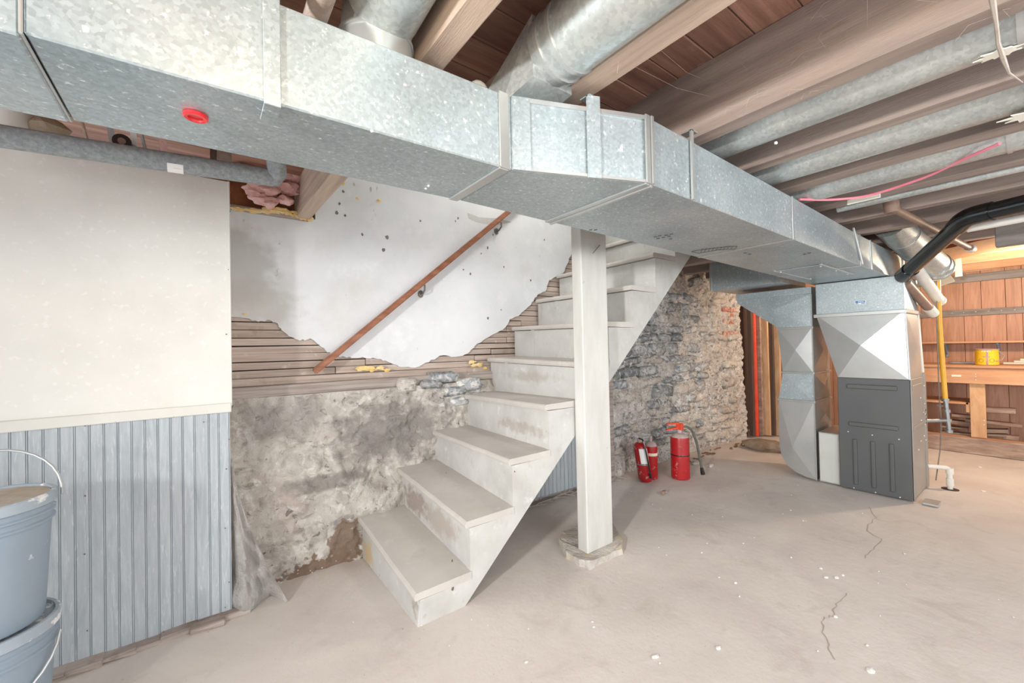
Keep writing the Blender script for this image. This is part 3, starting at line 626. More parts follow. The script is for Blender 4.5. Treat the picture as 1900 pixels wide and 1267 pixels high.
# ================================================================== INSULATED PIPE
a = P(-80, 240, 'Y', 2.02); b = P(505, 330, 'Y', 2.02)
ip = thing('insulated_pipe', 'foam-wrapped grey pipe with a white label running along the cream wall top', 'pipe', (a.x, 2.02, a.z))
pts = [a, a.lerp(b, .33), a.lerp(b, .66), b]
bm = B(); tube(bm, pts, .036, 28); obj('foam_sleeve', bm, M['foam'], ip, smooth=True)
bm = B(); e1 = b+Vector((-.003, 0, 0)); q = [e1+Vector((-.02, 0, 0)), e1+Vector((.012, 0, .002)), e1+Vector((.02, -.02, .015)), e1+Vector((.012, -.06, .05)), e1+Vector((-.0, -.12, .12)), e1+Vector((-.0, -.16, .16))]
tube(bm, q, .037, 28); obj('foam_elbow', bm, M['foam'], ip, smooth=True)
c = P(325, 313, 'Y', 1.984); dirv = (b-a).normalized()
bm = B(); n = 6; prev = None
for k in range(n+1):
    an = math.radians(-95+75*k/n-60)
    off = Vector((0, math.cos(an)*.0372, math.sin(an)*.0372))
    base_ = a.lerp(b, (c.x-a.x)/(b.x-a.x))
    p0 = base_-dirv*.024+off; p1 = base_+dirv*.024+off
    v0, v1 = bm.verts.new(p0), bm.verts.new(p1)
    if prev: bm.faces.new([prev[0], prev[1], v1, v0])
    prev = (v0, v1)
lab = obj('paper_label', bm, M['paper'], ip)
bm = B()
for k in range(7):
    an = math.radians(-128); off = Vector((0, math.cos(an)*.0376, math.sin(an)*.0376)); p0 = base_+dirv*(-.004+k*.0035)+off; tube(bm, [p0, p0+Vector((0, -.001, .007 if k % 2 else .004))], .0007, 4)
obj('barcode', bm, M['ink'], lab)
# ================================================================== BITS IN THE GAP ABOVE THE FOAM PIPE
tg = [('broad pale plastic pipe behind the foam pipe at the left edge', 'pvc', (30, 215), (25, 250), .05, 2.19),
      ('flat pale grey strap hanging behind the foam pipe', 'wire', (200, 235), (214, 285), .010, 2.16),
      ('bluish grey strap beside the black rubber ring', 'bucketrim', (246, 250), (250, 290), .009, 2.16),
      ('pale lilac cord slanting behind the foam pipe', 'wire', (258, 252), (275, 292), .006, 2.16),
      ('pink painted strap behind the foam pipe', 'pink', (300, 262), (306, 300), .012, 2.16),
      ('thin tan rod behind the foam pipe', 'joistw', (145, 225), (165, 262), .005, 2.16),
      ('slim dark stud piece left of the pink insulation', 'darkwood', (396, 280), (396, 312), .012, 2.2),
      ('brown wood block left of the pink insulation', 'joist', (415, 285), (418, 320), .028, 2.3)]
for (lb, m_, p0, p1, r, y) in tg:
    bm = B(); q0 = P(p0[0], p0[1]-25, 'Y', y); q1 = P(p1[0], p1[1]+10, 'Y', y)
    if 'strap' in lb or 'wood' in lb or 'stud' in lb:
        dx = r; hexa(bm, [q0+Vector((-dx, 0, 0)), q0+Vector((dx, 0, 0)), q0+Vector((dx, .006, 0)), q0+Vector((-dx, .006, 0)), q1+Vector((-dx, 0, 0)), q1+Vector((dx, 0, 0)), q1+Vector((dx, .006, 0)), q1+Vector((-dx, .006, 0))])
    else: tube(bm, [q0, q1], r, 14)
    tag(obj('hanging_strap' if 'strap' in lb else ('pipe_end' if 'pipe beh' in lb else ('wood_block' if 'wood' in lb or 'stud' in lb else 'cord')), bm, M[m_], smooth=('strap' not in lb)), lb, 'strap' if 'strap' in lb else ('pipe' if 'plastic' in lb else ('cord' if 'cord' in lb or 'rod' in lb else 'wood block')))
c = P(226, 262, 'Y', 2.12); t = thing('rubber_ring', 'black rubber-wrapped pipe end above the foam pipe', 'pipe', c)
bm = B(); tube(bm, [c, c+Vector((0, .12, 0))], .028, 20); obj('sleeve', bm, M['black'], t, smooth=True)
bm = B(); tube(bm, [c+Vector((0, -.004, 0)), c], .012, 16); obj('copper_end', bm, M['copper'], t, smooth=True)
c = P(85, 232, 'Y', 2.14); bm = B(); blob(bm, c+Vector((0, .03, 0)), .055, .05, .04, 2, .4, 4); tag(obj('rubble_lump', bm, M['moss'], smooth=True), 'brownish rounded lump lodged above the foam pipe at left', 'rubble')
# pink insulation
bm = B()
for (a_, b_, s, y) in [(455, 318, .06, 2.46), (480, 330, .075, 2.48), (520, 325, .07, 2.5), (555, 330, .065, 2.5), (500, 350, .07, 2.5), (535, 350, .06, 2.5), (470, 352, .05, 2.5), (545, 316, .06, 2.48), (572, 330, .05, 2.5), (566, 352, .045, 2.52), (530, 372, .04, 2.5), (500, 376, .045, 2.5), (483, 368, .045, 2.5), (550, 352, .05, 2.52), (440, 310, .06, 2.5)]:
    q = P(a_, b_, 'Y', y); blob(bm, q, s, s*.8, s*.62, 3, .5, a_)
tag(obj('insulation_batt', bm, M['pink'], smooth=True), 'pink fibreglass insulation stuffed in the bay above the cement patch', 'insulation')
# insulation and brown stuff at the top of the stone wall behind the stringer
bm = B()
for (a_, b_, s) in [(1290, 488, .05), (1300, 494, .06), (1310, 482, .05), (1320, 492, .04)]:
    q = P(a_, b_, 'Y', 2.45); blob(bm, q+Vector((0, 0, .03)), s*1.5, s, s, 2, .5, a_)
tag(obj('insulation_scrap', bm, M['pink'], smooth=True), 'torn pinkish insulation scrap on top of the stone wall behind the stairs', 'insulation')
q0 = P(1280, 505, 'Y', 2.42); bm = B(); box(bm, 3.9, 5.28, 2.36, 2.62, 1.975, 2.0, .005); tag(obj('wall_cap_board', bm, M['greywood']), 'flat grey board capping the stone wall', 'board')
bm = B(); tube(bm, [P(1296, 478, 'Y', 2.4), P(1310, 485, 'Y', 2.4), P(1335, 492, 'Y', 2.4)], .012, 8); tag(obj('red_cable', bm, M['redwire'], smooth=True), 'dark red cable on top of the stone wall', 'cable')
# ================================================================== STAIRCASE
st = thing('staircase', 'worn white-painted wooden open-side staircase rising to the right', 'staircase', (.75, 2.0, 0))
zo = [.145, .377, .615, .858, 1.075, 1.31, 1.55, 1.79, 2.02, 2.25]
zi = [.222, .44, .632, .845, 1.093, 1.326, 1.555, 1.78, 2.0, 2.24]
yi = [2.41, 2.47, 2.50, 2.53, 2.56, 2.585, 2.585, 2.585, 2.585, 2.585]
YO = 1.64; T = .034
for n in range(10):
    xf = .70+.25*n; xb = xf+.275; zA, zB = zo[n], zi[n]; ya = YO-.004; yb = yi[n]
    if n in (3, 4): ya = YO+.0
    bm = B(); nr = 8; rows = []
    for s in range(nr+1):
        t_ = s/nr; y = ya+(yb-ya)*t_; zz = zA+(zB-zA)*t_; jf = .006*noise.noise(Vector((n*3, y*8, 1)))
        rows.append([bm.verts.new(p) for p in [(xf+jf, y, zz-T+.004), (xf+jf-.004, y, zz-T/2), (xf+jf, y, zz-.005), (xf+jf+.007, y, zz), (xb, y, zz+.002), (xb, y, zz-T), ]])
    for s in range(nr):
        for q in range(6): bm.faces.new([rows[s][q], rows[s][(q+1) % 6], rows[s+1][(q+1) % 6], rows[s+1][q]])
    bm.faces.new(rows[0]); bm.faces.new(rows[-1][::-1]); obj('tread', bm, M['tread'], st)
    # riser below the tread
    z0A = zo[n-1]+.001 if n else 0; z0B = zi[n-1]+.001 if n else 0.0
    rx = xf+.024; lean = .012 if n == 0 else 0
    bm = B(); y0r, y1r = YO+.002, yb-.003
    hexa(bm, [(rx-lean, y0r, z0A), (rx-lean, y1r, z0B), (rx+.018-lean, y1r, z0B), (rx+.018-lean, y0r, z0A), (rx, y0r, zA-T-.001-(.012 if n == 0 else 0)), (rx, y1r, zB-T-.001), (rx+.018, y1r, zB-T-.001), (rx+.018, y0r, zA-T-.001-(.012 if n == 0 else 0))])
    bmesh.ops.recalc_face_normals(bm, faces=bm.faces); bmesh.ops.bevel(bm, geom=bm.edges[:], offset=.0015, affect='EDGES'); obj('riser', bm, M['paint'], st)
def stringer(y0, y1, zl):
    pts = []
    for n in range(9):
        xf = .722+.25*n; top = zl[n]-T-.0005
        pts.append((xf, 0 if n == 0 else zl[n-1]-T-.0005)); pts.append((xf, top))
    pts += [(2.722+.25, zl[8]-T-.0005), (3.0, 2.02), (3.18, 2.05), (3.18, 2.05-.0)]
    pts = pts[:-1]; pts += [(.94, 0)]
    bm = B(); prism(bm, pts, 'Y', y0, y1); return obj('stringer', bm, M['paint'], st)
stringer(YO, YO+.035, zo); stringer(2.34, 2.375, [a-.0 for a in zi])
bm = B(); box(bm, 2.2, 2.226, YO+.04, 2.58, 1.553, 1.74); 
bm.free()
# vertical fluted strip where the stringer passes the ceiling framing
for k, a_ in enumerate([2.90, 2.935, 2.97, 3.005]):
    bm = B(); box(bm, a_, a_+.028, YO-.010, YO-.001, .92*(a_-.91)+.02, 2.1, .003); obj('trim_strip', bm, M['paint'], st)
# dark block painting the shade in the gap at the lowest riser's broken corner
bm = B(); box(bm, .722, .75, YO-.001, YO+.03, .115, .14); obj('corner_gap_shade', bm, M['dark'], st)
for (a_, b_, s) in [(828, 876, .004), (955, 875, .003), (1040, 1000, .004), (839, 1040, .005), (840, 1092, .006)]:
    q = P(a_, b_, 'Y', YO-.002); bm = B(); blob(bm, q, s, .001, s*1.5, 1, .3, a_); obj('nail_head', bm, M['bronze'], st)
# ================================================================== POST
po = thing('support_post', 'white-painted square timber post on a rough concrete foot beside the stairs', 'post', (1.76, 1.6, 0))
bm = B(); box(bm, 1.66, 1.872, 1.558, 1.632, .035, 2.12, .006, seg=2)
obj('shaft', bm, M['postp'], po)
bm = B(); fp = [(1038, 1012), (1050, 1035), (1075, 1050), (1095, 1056), (1125, 1042), (1155, 1028), (1156, 1012)]
fpts = [P(a_, b_, 'Z', 0) for a_, b_ in fp]; poly = [(p.x, p.y) for p in fpts]+[(2.12, 1.78), (1.9, 1.86), (1.73, 1.84)]
cx_ = sum(p[0] for p in poly)/len(poly); cy_ = sum(p[1] for p in poly)/len(poly)
lo = [bm.verts.new((p[0], p[1], -.01)) for p in poly]; md = [bm.verts.new((cx_+(p[0]-cx_)*.98, cy_+(p[1]-cy_)*.98, .038+random.uniform(-.008, .006))) for p in poly]
n = len(poly)
for i in range(n): bm.faces.new([lo[i], lo[(i+1) % n], md[(i+1) % n], md[i]])
bm.faces.new(md); bmesh.ops.triangulate(bm, faces=bm.faces[:]); bmesh.ops.subdivide_edges(bm, edges=bm.edges[:], cuts=3, use_grid_fill=True)
for v in bm.verts: v.co += Vector((noise.noise(v.co*25), noise.noise(v.co*25+Vector((5, 0, 0))), noise.noise(v.co*30)))*.008
obj('concrete_foot', bm, M['conc'], po, props={'label': 'rough concrete foot with yellowish stains'})
q = P(1113, 455, 'Y', 1.555); q2 = P(1100, 470, 'Y', 1.53); bm = B(); tube(bm, [q2, q], .0022, 6); obj('bent_nail', bm, M['steel'], po)
# ================================================================== HANDRAIL
a = P(583, 690, 'Y', 2.52); b = P(942, 394, 'Y', 2.52); d = (b-a).normalized(); up_ = Vector((-d.z, 0, d.x)); b2 = a+d*2.35
hr = thing('handrail', 'slanting reddish-brown wooden handrail on the white plaster wall', 'handrail', a)
bm = B(); h_ = .017
hexa(bm, [a+up_*h_+Vector((0, -.02, 0)), a+up_*h_+Vector((0, .02, 0)), a-up_*h_+Vector((0, .02, 0)), a-up_*h_+Vector((0, -.02, 0)), b2+up_*h_+Vector((0, -.02, 0)), b2+up_*h_+Vector((0, .02, 0)), b2-up_*h_+Vector((0, .02, 0)), b2-up_*h_+Vector((0, -.02, 0))])
bmesh.ops.recalc_face_normals(bm, faces=bm.faces); bmesh.ops.bevel(bm, geom=bm.edges[:], offset=.006, segments=2, affect='EDGES'); obj('rail', bm, M['rail'], hr)
for (px, py) in [(788, 528), (930, 412)]:
    q = P(px, py, 'Y', 2.52); bm = B(); tube(bm, [q, q+Vector((0, .0, -.035)), q+Vector((0, .03, -.055)), q+Vector((0, .066, -.055))], .006, 8); blob(bm, q+Vector((0, .064, -.055)), .02, .006, .025, 2, .1); obj('bracket', bm, M['bronze'], hr, smooth=True)
# ================================================================== PLASTIC SHEET
bm = B(); nu, nv = 20, 40; G = []
for i in range(nv+1):
    v_ = i/nv; zz = .68*(1-v_)
    wdt = .02+.20*v_**1.6; row = []
    for j in range(nu+1):
        u = j/nu; x = .09+wdt*u; y = 2.30+.05*math.sin(u*7+v_*3)*v_-.07*v_*u+.05*v_*noise.noise(Vector((u*6, v_*7, 0)))
        row.append(bm.verts.new((x, y-.02, zz+.015*noise.noise(Vector((u*6, 0, 3)))*v_+.004)))
    G.append(row)
for i in range(nv):
    for j in range(nu): bm.faces.new([G[i][j], G[i+1][j], G[i+1][j+1], G[i][j+1]])
bmesh.ops.solidify(bm, geom=bm.faces[:], thickness=.0015)
tag(obj('plastic_sheet', bm, M['plastic'], smooth=True), 'crumpled dusty clear plastic sheet hanging behind the beadboard edge', 'plastic sheet')
# ================================================================== BUCKETS
def bucket(lb, cx, cy, z0, h, r, lid, handle):
    t = thing('bucket', lb, 'bucket', (cx, cy, z0), 'stacked blue-grey buckets')
    bm = B(); lathe(bm, cx, cy, [(r*.84, z0), (r*.85, z0+.004), (r*.95, z0+h-.075), (r*.95, z0+h-.03)], 48); obj('body', bm, M['bucket'], t, smooth=True)
    bm = B(); lathe(bm, cx, cy, [(r*.955, z0+h-.085), (r*1.0, z0+h-.083), (r*1.0, z0+h-.078), (r*.965, z0+h-.074), (r*.965, z0+h-.06), (r*1.01, z0+h-.057), (r*1.01, z0+h-.052), (r*.975, z0+h-.048), (r*.975, z0+h-.034)], 48); obj('band', bm, M['bucket'], t, smooth=True)
    bm = B(); lathe(bm, cx, cy, [(r*1.0, z0+h-.034), (r*1.035, z0+h-.03), (r*1.035, z0+h-.004), (r*1.01, z0+h), (r*.95, z0+h), (r*.94, z0+h-.010), (r*.2, z0+h-.010)], 48); obj('lid', bm, [M['bucketrim']], t, smooth=True)
    if lid: bm = B(); lathe(bm, cx, cy, [(r*.935, z0+h-.0095), (r*.93, z0+h-.006), (r*.1, z0+h-.006)], 40); obj('lid_face', bm, M['lid'], t, smooth=True)
    bm = B(); tube(bm, handle, .004, 8); obj('handle', bm, M['wire'], t, smooth=True)
    return t
BR = .148; bcx, bcy = -.512, 1.885
hx = [Vector((bcx+BR*1.05*math.cos(a_), bcy+.02+.06*math.sin(a_), .735+.15*math.sin(a_))) for a_ in [math.pi*k/16 for k in range(17)]]
hl = [Vector((bcx+BR*1.06*math.cos(a_), bcy-.02-.10*math.sin(a_), .33-.15*math.sin(a_))) for a_ in [math.pi*k/16 for k in range(17)]]
bucket('lower blue-grey plastic bucket with its wire handle hanging down', bcx, bcy, 0.004, .385, BR, False, hl)
bucket('upper blue-grey plastic bucket with dusty lid and raised handle', bcx-.005, bcy, .389, .37, BR, True, hx)
bm = B(); tube(bm, hx[6:11], .010, 10); 
bm.free()
# ================================================================== FIRE EXTINGUISHERS
def hose(t, pts, r, m='rubber', nozzle=True):
    bm = B(); tube(bm, round_path(pts, .03), r, 10); obj('hose', bm, M[m], t, smooth=True)
    if nozzle:
        a_, b_ = Vector(pts[-2]), Vector(pts[-1]); d_ = (b_-a_).normalized(); bm = B(); tube(bm, [b_-d_*.01, b_+d_*.01, b_+d_*.05], [r*1.3, r*1.5, r*1.9], 12); obj('nozzle', bm, M['black'], t, smooth=True)
X, Y = 3.30, 1.99
t = thing('fire_extinguisher', 'largest red fire extinguisher with curved black hose, on the right', 'fire extinguisher', (X, Y, 0), 'fire extinguishers by the stone wall')
bm = B(); lathe(bm, X, Y, [(.070, .004), (.077, .012), (.077, .345), (.074, .36)], 36); obj('cylinder', bm, M['red'], t, smooth=True)
bm = B(); lathe(bm, X, Y, [(.074, .36), (.06, .378), (.035, .39), (.02, .395)], 36); obj('shoulder', bm, M['dust'], t, smooth=True)
bm = B(); lathe(bm, X, Y, [(.0778, .205), (.0785, .207), (.0785, .213), (.0778, .215)], 36); obj('strap', bm, M['black'], t, smooth=True)
bm = B(); lathe(bm, X, Y, [(.02, .39), (.02, .425)], 18); obj('neck', bm, M['dust'], t, smooth=True)
bm = B(); box(bm, X-.02, X+.02, Y-.03, Y+.025, .42, .475, .004); obj('valve', bm, M['redpaint'], t)
bm = B(); dv = Vector((-.6, .8, 0))
def lever(bm, o_, d_, ln, z0, z1, wd):
    s_ = Vector((-d_.y, d_.x, 0))*wd; q0 = Vector((o_[0], o_[1], z0)); q1 = q0+d_*ln+Vector((0, 0, z1-z0))
    hexa(bm, [q0-s_, q0+s_, q0+s_+Vector((0, 0, .014)), q0-s_+Vector((0, 0, .014)), q1-s_, q1+s_, q1+s_+Vector((0, 0, .010)), q1-s_+Vector((0, 0, .010))])
LD = Vector((-.798, .602, 0))
lever(bm, (X, Y), LD, .11, .468, .468, .013); obj('lever', bm, M['redpaint'], t)
bm = B(); lever(bm, (X, Y), LD, .115, .435, .415, .013); obj('carry_handle', bm, M['redpaint'], t)
RD = Vector((.798, -.602, 0)); p0 = Vector((X, Y, .44))
hose(t, [p0+RD*.02, p0+RD*.06+Vector((0, 0, .012)), p0+RD*.11+Vector((0, 0, -.03)), p0+RD*.145+Vector((0, 0, -.13)), p0+RD*.175+Vector((0, 0, -.30)), p0+RD*.185+Vector((0, 0, -.36))], .010)
X, Y = 3.11, 2.15
t = thing('fire_extinguisher', 'middle red fire extinguisher with a cream band and dusty top', 'fire extinguisher', (X, Y, 0), 'fire extinguishers by the stone wall')
bm = B(); lathe(bm, X, Y, [(.050, .003), (.054, .010), (.054, .27), (.052, .285)], 30); obj('cylinder', bm, M['red'], t, smooth=True)
bm = B(); lathe(bm, X, Y, [(.052, .285), (.040, .31), (.018, .325)], 30); obj('shoulder', bm, M['dust'], t, smooth=True)
bm = B(); lathe(bm, X, Y, [(.0545, .205), (.056, .208), (.056, .226), (.0545, .229)], 30); obj('band', bm, M['paperw'], t, smooth=True)
bm = B(); lathe(bm, X, Y, [(.014, .32), (.014, .365), (.018, .37)], 14); obj('neck', bm, M['dust'], t, smooth=True)
bm = B(); lever(bm, (X, Y), LD, .075, .36, .35, .007); lever(bm, (X, Y), LD, .08, .37, .385, .007); obj('lever', bm, M['steel'], t)
X, Y = 3.00, 2.13
t = thing('fire_extinguisher', 'leftmost red fire extinguisher leaning, with white label and hose down its front', 'fire extinguisher', (X, Y, 0), 'fire extinguishers by the stone wall')
def lean(v): # leans towards the upper left
    return Vector((v.x-.14*v.z*.8, v.y+.14*v.z*.6, v.z))
def leanobj(name, bm, m, **k):
    for v in bm.verts: v.co = lean(v.co)
    return obj(name, bm, m, t, **k)
bm = B(); lathe(bm, X, Y, [(.03, .002), (.048, .012), (.056, .035), (.056, .29), (.045, .32), (.022, .335)], 30); leanobj('cylinder', bm, M['red'], smooth=True)
bm = B(); lathe(bm, X, Y, [(.016, .33), (.016, .375)], 14); leanobj('neck', bm, M['dust'], smooth=True)
bm = B(); lever(bm, (X, Y), LD, .055, .37, .43, .008); lever(bm, (X, Y), LD, .05, .36, .40, .008); leanobj('lever', bm, M['steel'])
bm = B(); k0 = -2.3; prev = None
for k in range(9):
    a_ = -2.75+k*.17; v0 = bm.verts.new((X+.0568*math.cos(a_), Y+.0568*math.sin(a_), .165)); v1 = bm.verts.new((X+.0568*math.cos(a_), Y+.0568*math.sin(a_), .29))
    if prev: bm.faces.new([prev[0], v0, v1, prev[1]])
    prev = (v0, v1)
leanobj('paper_label', bm, M['paper'])
bm = B(); lathe(bm, X, Y, [(.0565, .15), (.0575, .152), (.0575, .158), (.0565, .16)], 30); leanobj('strap', bm, M['steel'], smooth=True)
hp = [Vector((X-.01, Y-.01, .37)), Vector((X-.02, Y-.055, .37)), Vector((X-.025, Y-.07, .28)), Vector((X-.02, Y-.072, .12)), Vector((X-.02, Y-.072, .09))]
bm = B(); tube(bm, round_path(hp, .02), .007, 8); leanobj('hose', bm, M['black'], smooth=True)
bm = B(); tube(bm, [hp[-1], hp[-1]+Vector((0, 0, -.04))], .010, 10); leanobj('nozzle', bm, M['black'], smooth=True)
# small rubble
q = P(1232, 917, 'Z', 0); bm = B(); box(bm, q.x-.03, q.x+.03, q.y-.015, q.y+.015, .002, .028, .006)
for v in bm.verts: v.co += Vector((noise.noise(v.co*40), noise.noise(v.co*40+Vector((3, 3, 3))), 0))*.006
tag(obj('brick_fragment', bm, M['scrap']), 'small brown brick fragment on the floor before the fire extinguishers', 'brick fragment')
q = P(1300, 878, 'Z', 0)
for k, (a_, b_, s) in enumerate([(1290, 862, .045), (1318, 866, .04)]):
    q = P(a_, b_, 'Z', 0); bm = B(); blob(bm, q+Vector((0, 0, s*.35)), s, s*.7, s*.5, 2, .4, k+9); tag(obj('loose_stone', bm, M['stonew'], smooth=True), ['loose pale stone against the wall just right of the largest extinguisher', 'loose pale stone behind the hanging hose nozzle'][k], 'stone')
bm = B(); q = P(1412, 838, 'Z', 0); blob(bm, q+Vector((.10, .0, .045)), .12, .21, .065, 3, .35, 6); tag(obj('boulder', bm, M['moss'], smooth=True), 'long brown footing stone at the end of the rubble wall', 'stone')
bm = B()
for k in range(40):
    a_ = 3.7+random.random()*1.5; q = Vector((a_, 2.26-.1*(a_-4.3 if a_ > 4.3 else 0)+random.uniform(-.07, .04), .004)); blob(bm, q, random.uniform(.01, .03), random.uniform(.01, .02), random.uniform(.006, .014), 1, .4, k)
tag(obj('wall_rubble', bm, M['soil'], smooth=True), 'crumbled mortar and dirt along the foot of the stone wall', 'rubble', kind='stuff')
# paint chips on the floor
bm = B()
for k in range(90):
    x = random.uniform(.3, 4.6); y = random.uniform(-.3, 2.1); s = random.choice([.003, .004, .005, .008]); blob(bm, (x, y, fz(x, y)+.002), s, s*.7, .002, 1, .3, k)
for (a_, b_, s) in [(1523, 1055, .012), (1533, 1072, .014), (1552, 1072, .014), (1564, 1068, .008), (1365, 1082, .010), (1550, 1145, .012), (1333, 1203, .014), (1216, 1219, .018), (1372, 1107, .006), (1302, 1026, .006), (1818, 867, .02), (1825, 912, .02), (1615, 1245, .02), (1468, 1035, .006)]:
    q = P(a_, b_, 'Z', 0); blob(bm, q+Vector((0, 0, .003)), s, s*.7, .004, 1, .4, a_)
tag(obj('paint_chips', bm, M['fleck']), 'scattered white paint chips and crumbs on the concrete floor', 'debris', kind='stuff')
# ================================================================== FURNACE
FX0, FX1, FY0, FY1, FH = 4.035, 4.56, .635, 1.06, .872
fu = thing('furnace', 'dark grey upright furnace cabinet with embossed ribs under the plenum', 'furnace', (4.3, .85, 0))
bm = B(); box(bm, FX0, FX1, FY0+.004, FY1, .012, FH, .004); obj('cabinet', bm, M['furnside'], fu)
# front skin with embossed ribs
bm = B(); box(bm, FX0-.006, FX0, FY0, FY1, .01, FH, .003); fpn = obj('front_panel', bm, M['furn'], fu)
def rib_front(y0, y1, z0, z1):
    bm = B(); box(bm, FX0-.0125, FX0-.005, y0, y1, z0, z1, .006, seg=2); obj('rib', bm, M['furn'], fpn)
yy = lambda u: FY1-(FY1-FY0)*u
rib_front(yy(.83), yy(.14), .79, .825); rib_front(yy(.83), yy(.15), .50, .532)
for u in (.21, .46, .71): rib_front(yy(u+.055), yy(u-.01), .05, .40)
for (u, z_) in [(.14, .452), (.48, .447), (.83, .44), (.2, .02), (.5, .02), (.82, .02)]:
    bm = B(); blob(bm, (FX0-.008, yy(u), z_), .004, .006, .006, 1, 0); obj('screw', bm, M['screw'], fu)
for (z0, z1) in [(.80, .83), (.50, .53)]:
    bm = B(); box(bm, FX0+.05, FX1-.13, FY0-.001, FY0+.006, z0, z1, .005); obj('rib', bm, M['furnside'], fu)
bm = B(); box(bm, FX0-.006, FX0+.012, FY0-.003, FY0+.008, .01, FH+.001, .002); obj('corner_flange', bm, M['furnside'], fu)
bm = B(); box(bm, FX1-.07, FX1, FY0-.004, FY0+.01, .01, FH+.02, .002); obj('door_flange', bm, M['furnside'], fu)
for (a_, z_) in [(4.33, .72), (4.33, .55), (4.48, .66), (4.48, .58), (4.48, .50), (4.42, .60), (4.42, .42), (4.2, .35), (4.3, .40), (4.48, .80), (4.48, .38)]:
    bm = B(); blob(bm, (a_, FY0-.004, z_), .006, .004, .006, 1, 0); obj('screw', bm, M['screw'], fu)
for z_ in (.60, .565, .53, .50):
    bm = B(); box(bm, 4.50, 4.515, FY0-.006, FY0-.003, z_, z_+.016); obj('slot', bm, M['ink'], fu)
bm = B(); box(bm, FX0-.02, FX0, FY1-.09, FY1, .66, .663); bm.free()
# ================================================================== PLENUM
pm = thing('supply_plenum', 'galvanized plenum with creased flared sides above the grey furnace', 'duct fitting', (4.3, .9, FH))
z0, z1 = FH+.002, 1.375; A0, A1 = FY0+.008, FY1-.004; B0, B1 = .655, 1.19; xa, xb = FX0, FX1-.06
cr = .022
bm = B()
lf = [(xa, A1, z0), (xa, A0, z0), (xa, B0, z1), (xa, B1, z1)]; cen = (xa-cr, (A0+A1+B0+B1)/4+.02, (z0+z1)/2+.0)
vs = [bm.verts.new(p) for p in lf]; c_ = bm.verts.new(cen)
for i in range(4): bm.faces.new([vs[i], vs[(i+1) % 4], c_])
sd = [(xb, A0, z0), (xb, B0, z1)]; s0, s1 = bm.verts.new(sd[0]), bm.verts.new(sd[1]); c2 = bm.verts.new(((xa+xb)/2, (A0+B0)/2-.018, (z0+z1)/2))
loop = [vs[1], s0, s1, vs[2]]
for i in range(4): bm.faces.new([loop[i], loop[(i+1) % 4], c2])
s2, s3 = bm.verts.new((xb, A1, z0)), bm.verts.new((xb, B1, z1))
bm.faces.new([s0, s2, s3, s1]); bm.faces.new([vs[0], s2, s3, vs[3]]); bm.faces.new([vs[2], s1, s3, vs[3]]); bm.faces.new([vs[1], s0, s2, vs[0]])
obj('flared_body', bm, M['galv2'], pm)
bm = B(); box(bm, xa-.004, xb, B0, B1-.002, z1+.002, DB-.006, .003); obj('collar', bm, M['galv'], pm)
bm = B(); box(bm, xa-.014, xa-.002, B0-.006, B1+.014, z1-.022, z1+.006, .003); box(bm, xa-.014, xb, B0-.014, B0-.002, z1-.022, z1+.006, .003); obj('seam_flange', bm, M['galv2'], pm)
bm = B(); tube(bm, [(xa-.008, A0-.003, z0), (xa-.008, B0-.003, z1)], .005, 6); obj('corner_bead', bm, M['galv2'], pm)
q = P(1596, 561, 'X', xa-.007); bm = B(); box(bm, xa-.0075, xa-.005, q.y-.032, q.y+.032, q.z-.014, q.z+.016); stk = obj('sticker', bm, M['paper'], pm, props={'label': 'small blue and white sticker'})
bm = B(); 
for (a_, b_, c_, d_) in [(-.029, .029, -.003, .013), (.012, .028, -.011, -.005), (-.028, -.006, -.011, -.006)]: box(bm, xa-.0085, xa-.0076, q.y+a_, q.y+b_, q.z+c_, q.z+d_)
obj('sticker_print', bm, M['blueink'], stk)
bm = B(); 
for k in range(6): box(bm, xa-.0092, xa-.0086, q.y+.008-.006*k, q.y+.0115-.006*k, q.z+.001+.002*(k % 2), q.z+.009)
obj('sticker_lettering', bm, M['paper'], stk)
# ================================================================== RETURN DUCT
rd = thing('return_duct', 'galvanized return duct dropping beside the furnace to a curved boot', 'duct', (4.3, 1.4, 0))
RX0, RX1 = 4.06, 4.48
# top elbow section, tapering
def creased(name, quad, off, xf, xb_, m=M['galv2'], curve=None):
    """face quad (y,z) at x=xf with a centre crease pushed out by off, body back to xb_"""
    bm = B(); vs = [bm.verts.new((xf, y, z)) for y, z in quad]; n = len(vs)
    cy = sum(y for y, z in quad)/n; cz = sum(z for y, z in quad)/n; c = bm.verts.new((xf-off, cy, cz))
    for i in range(n): bm.faces.new([vs[i], vs[(i+1) % n], c])
    bk = [bm.verts.new((xb_, y, z)) for y, z in quad]
    for i in range(n): bm.faces.new([vs[i], vs[(i+1) % n], bk[(i+1) % n], bk[i]])
    bm.faces.new(bk[::-1]); return obj(name, bm, m, rd)
creased('elbow_section', [(1.23, 1.285), (1.225, 1.56), (1.82, 1.56), (1.82, 1.535), (1.48, 1.285)], .009, RX0, RX1, M['galv'])
bm = B(); box(bm, RX0-.008, RX1, 1.225, 1.83, 1.56, 1.62, .003); obj('top_flange', bm, M['galv'], rd)
creased('drop_section', [(1.232, .905), (1.232, 1.275), (1.485, 1.275), (1.455, .905)], .009, RX0, RX1)
creased('drop_section', [(1.232, .665), (1.232, .895), (1.455, .895), (1.49, .665)], .004, RX0, RX1, M['galv'])
cur = [(1.232, .012), (1.232, .655), (1.49, .655), (1.497, .4), (1.495, .24), (1.48, .16), (1.44, .09), (1.38, .045), (1.30, .02)]
creased('curved_boot', cur, .010, RX0, RX1)
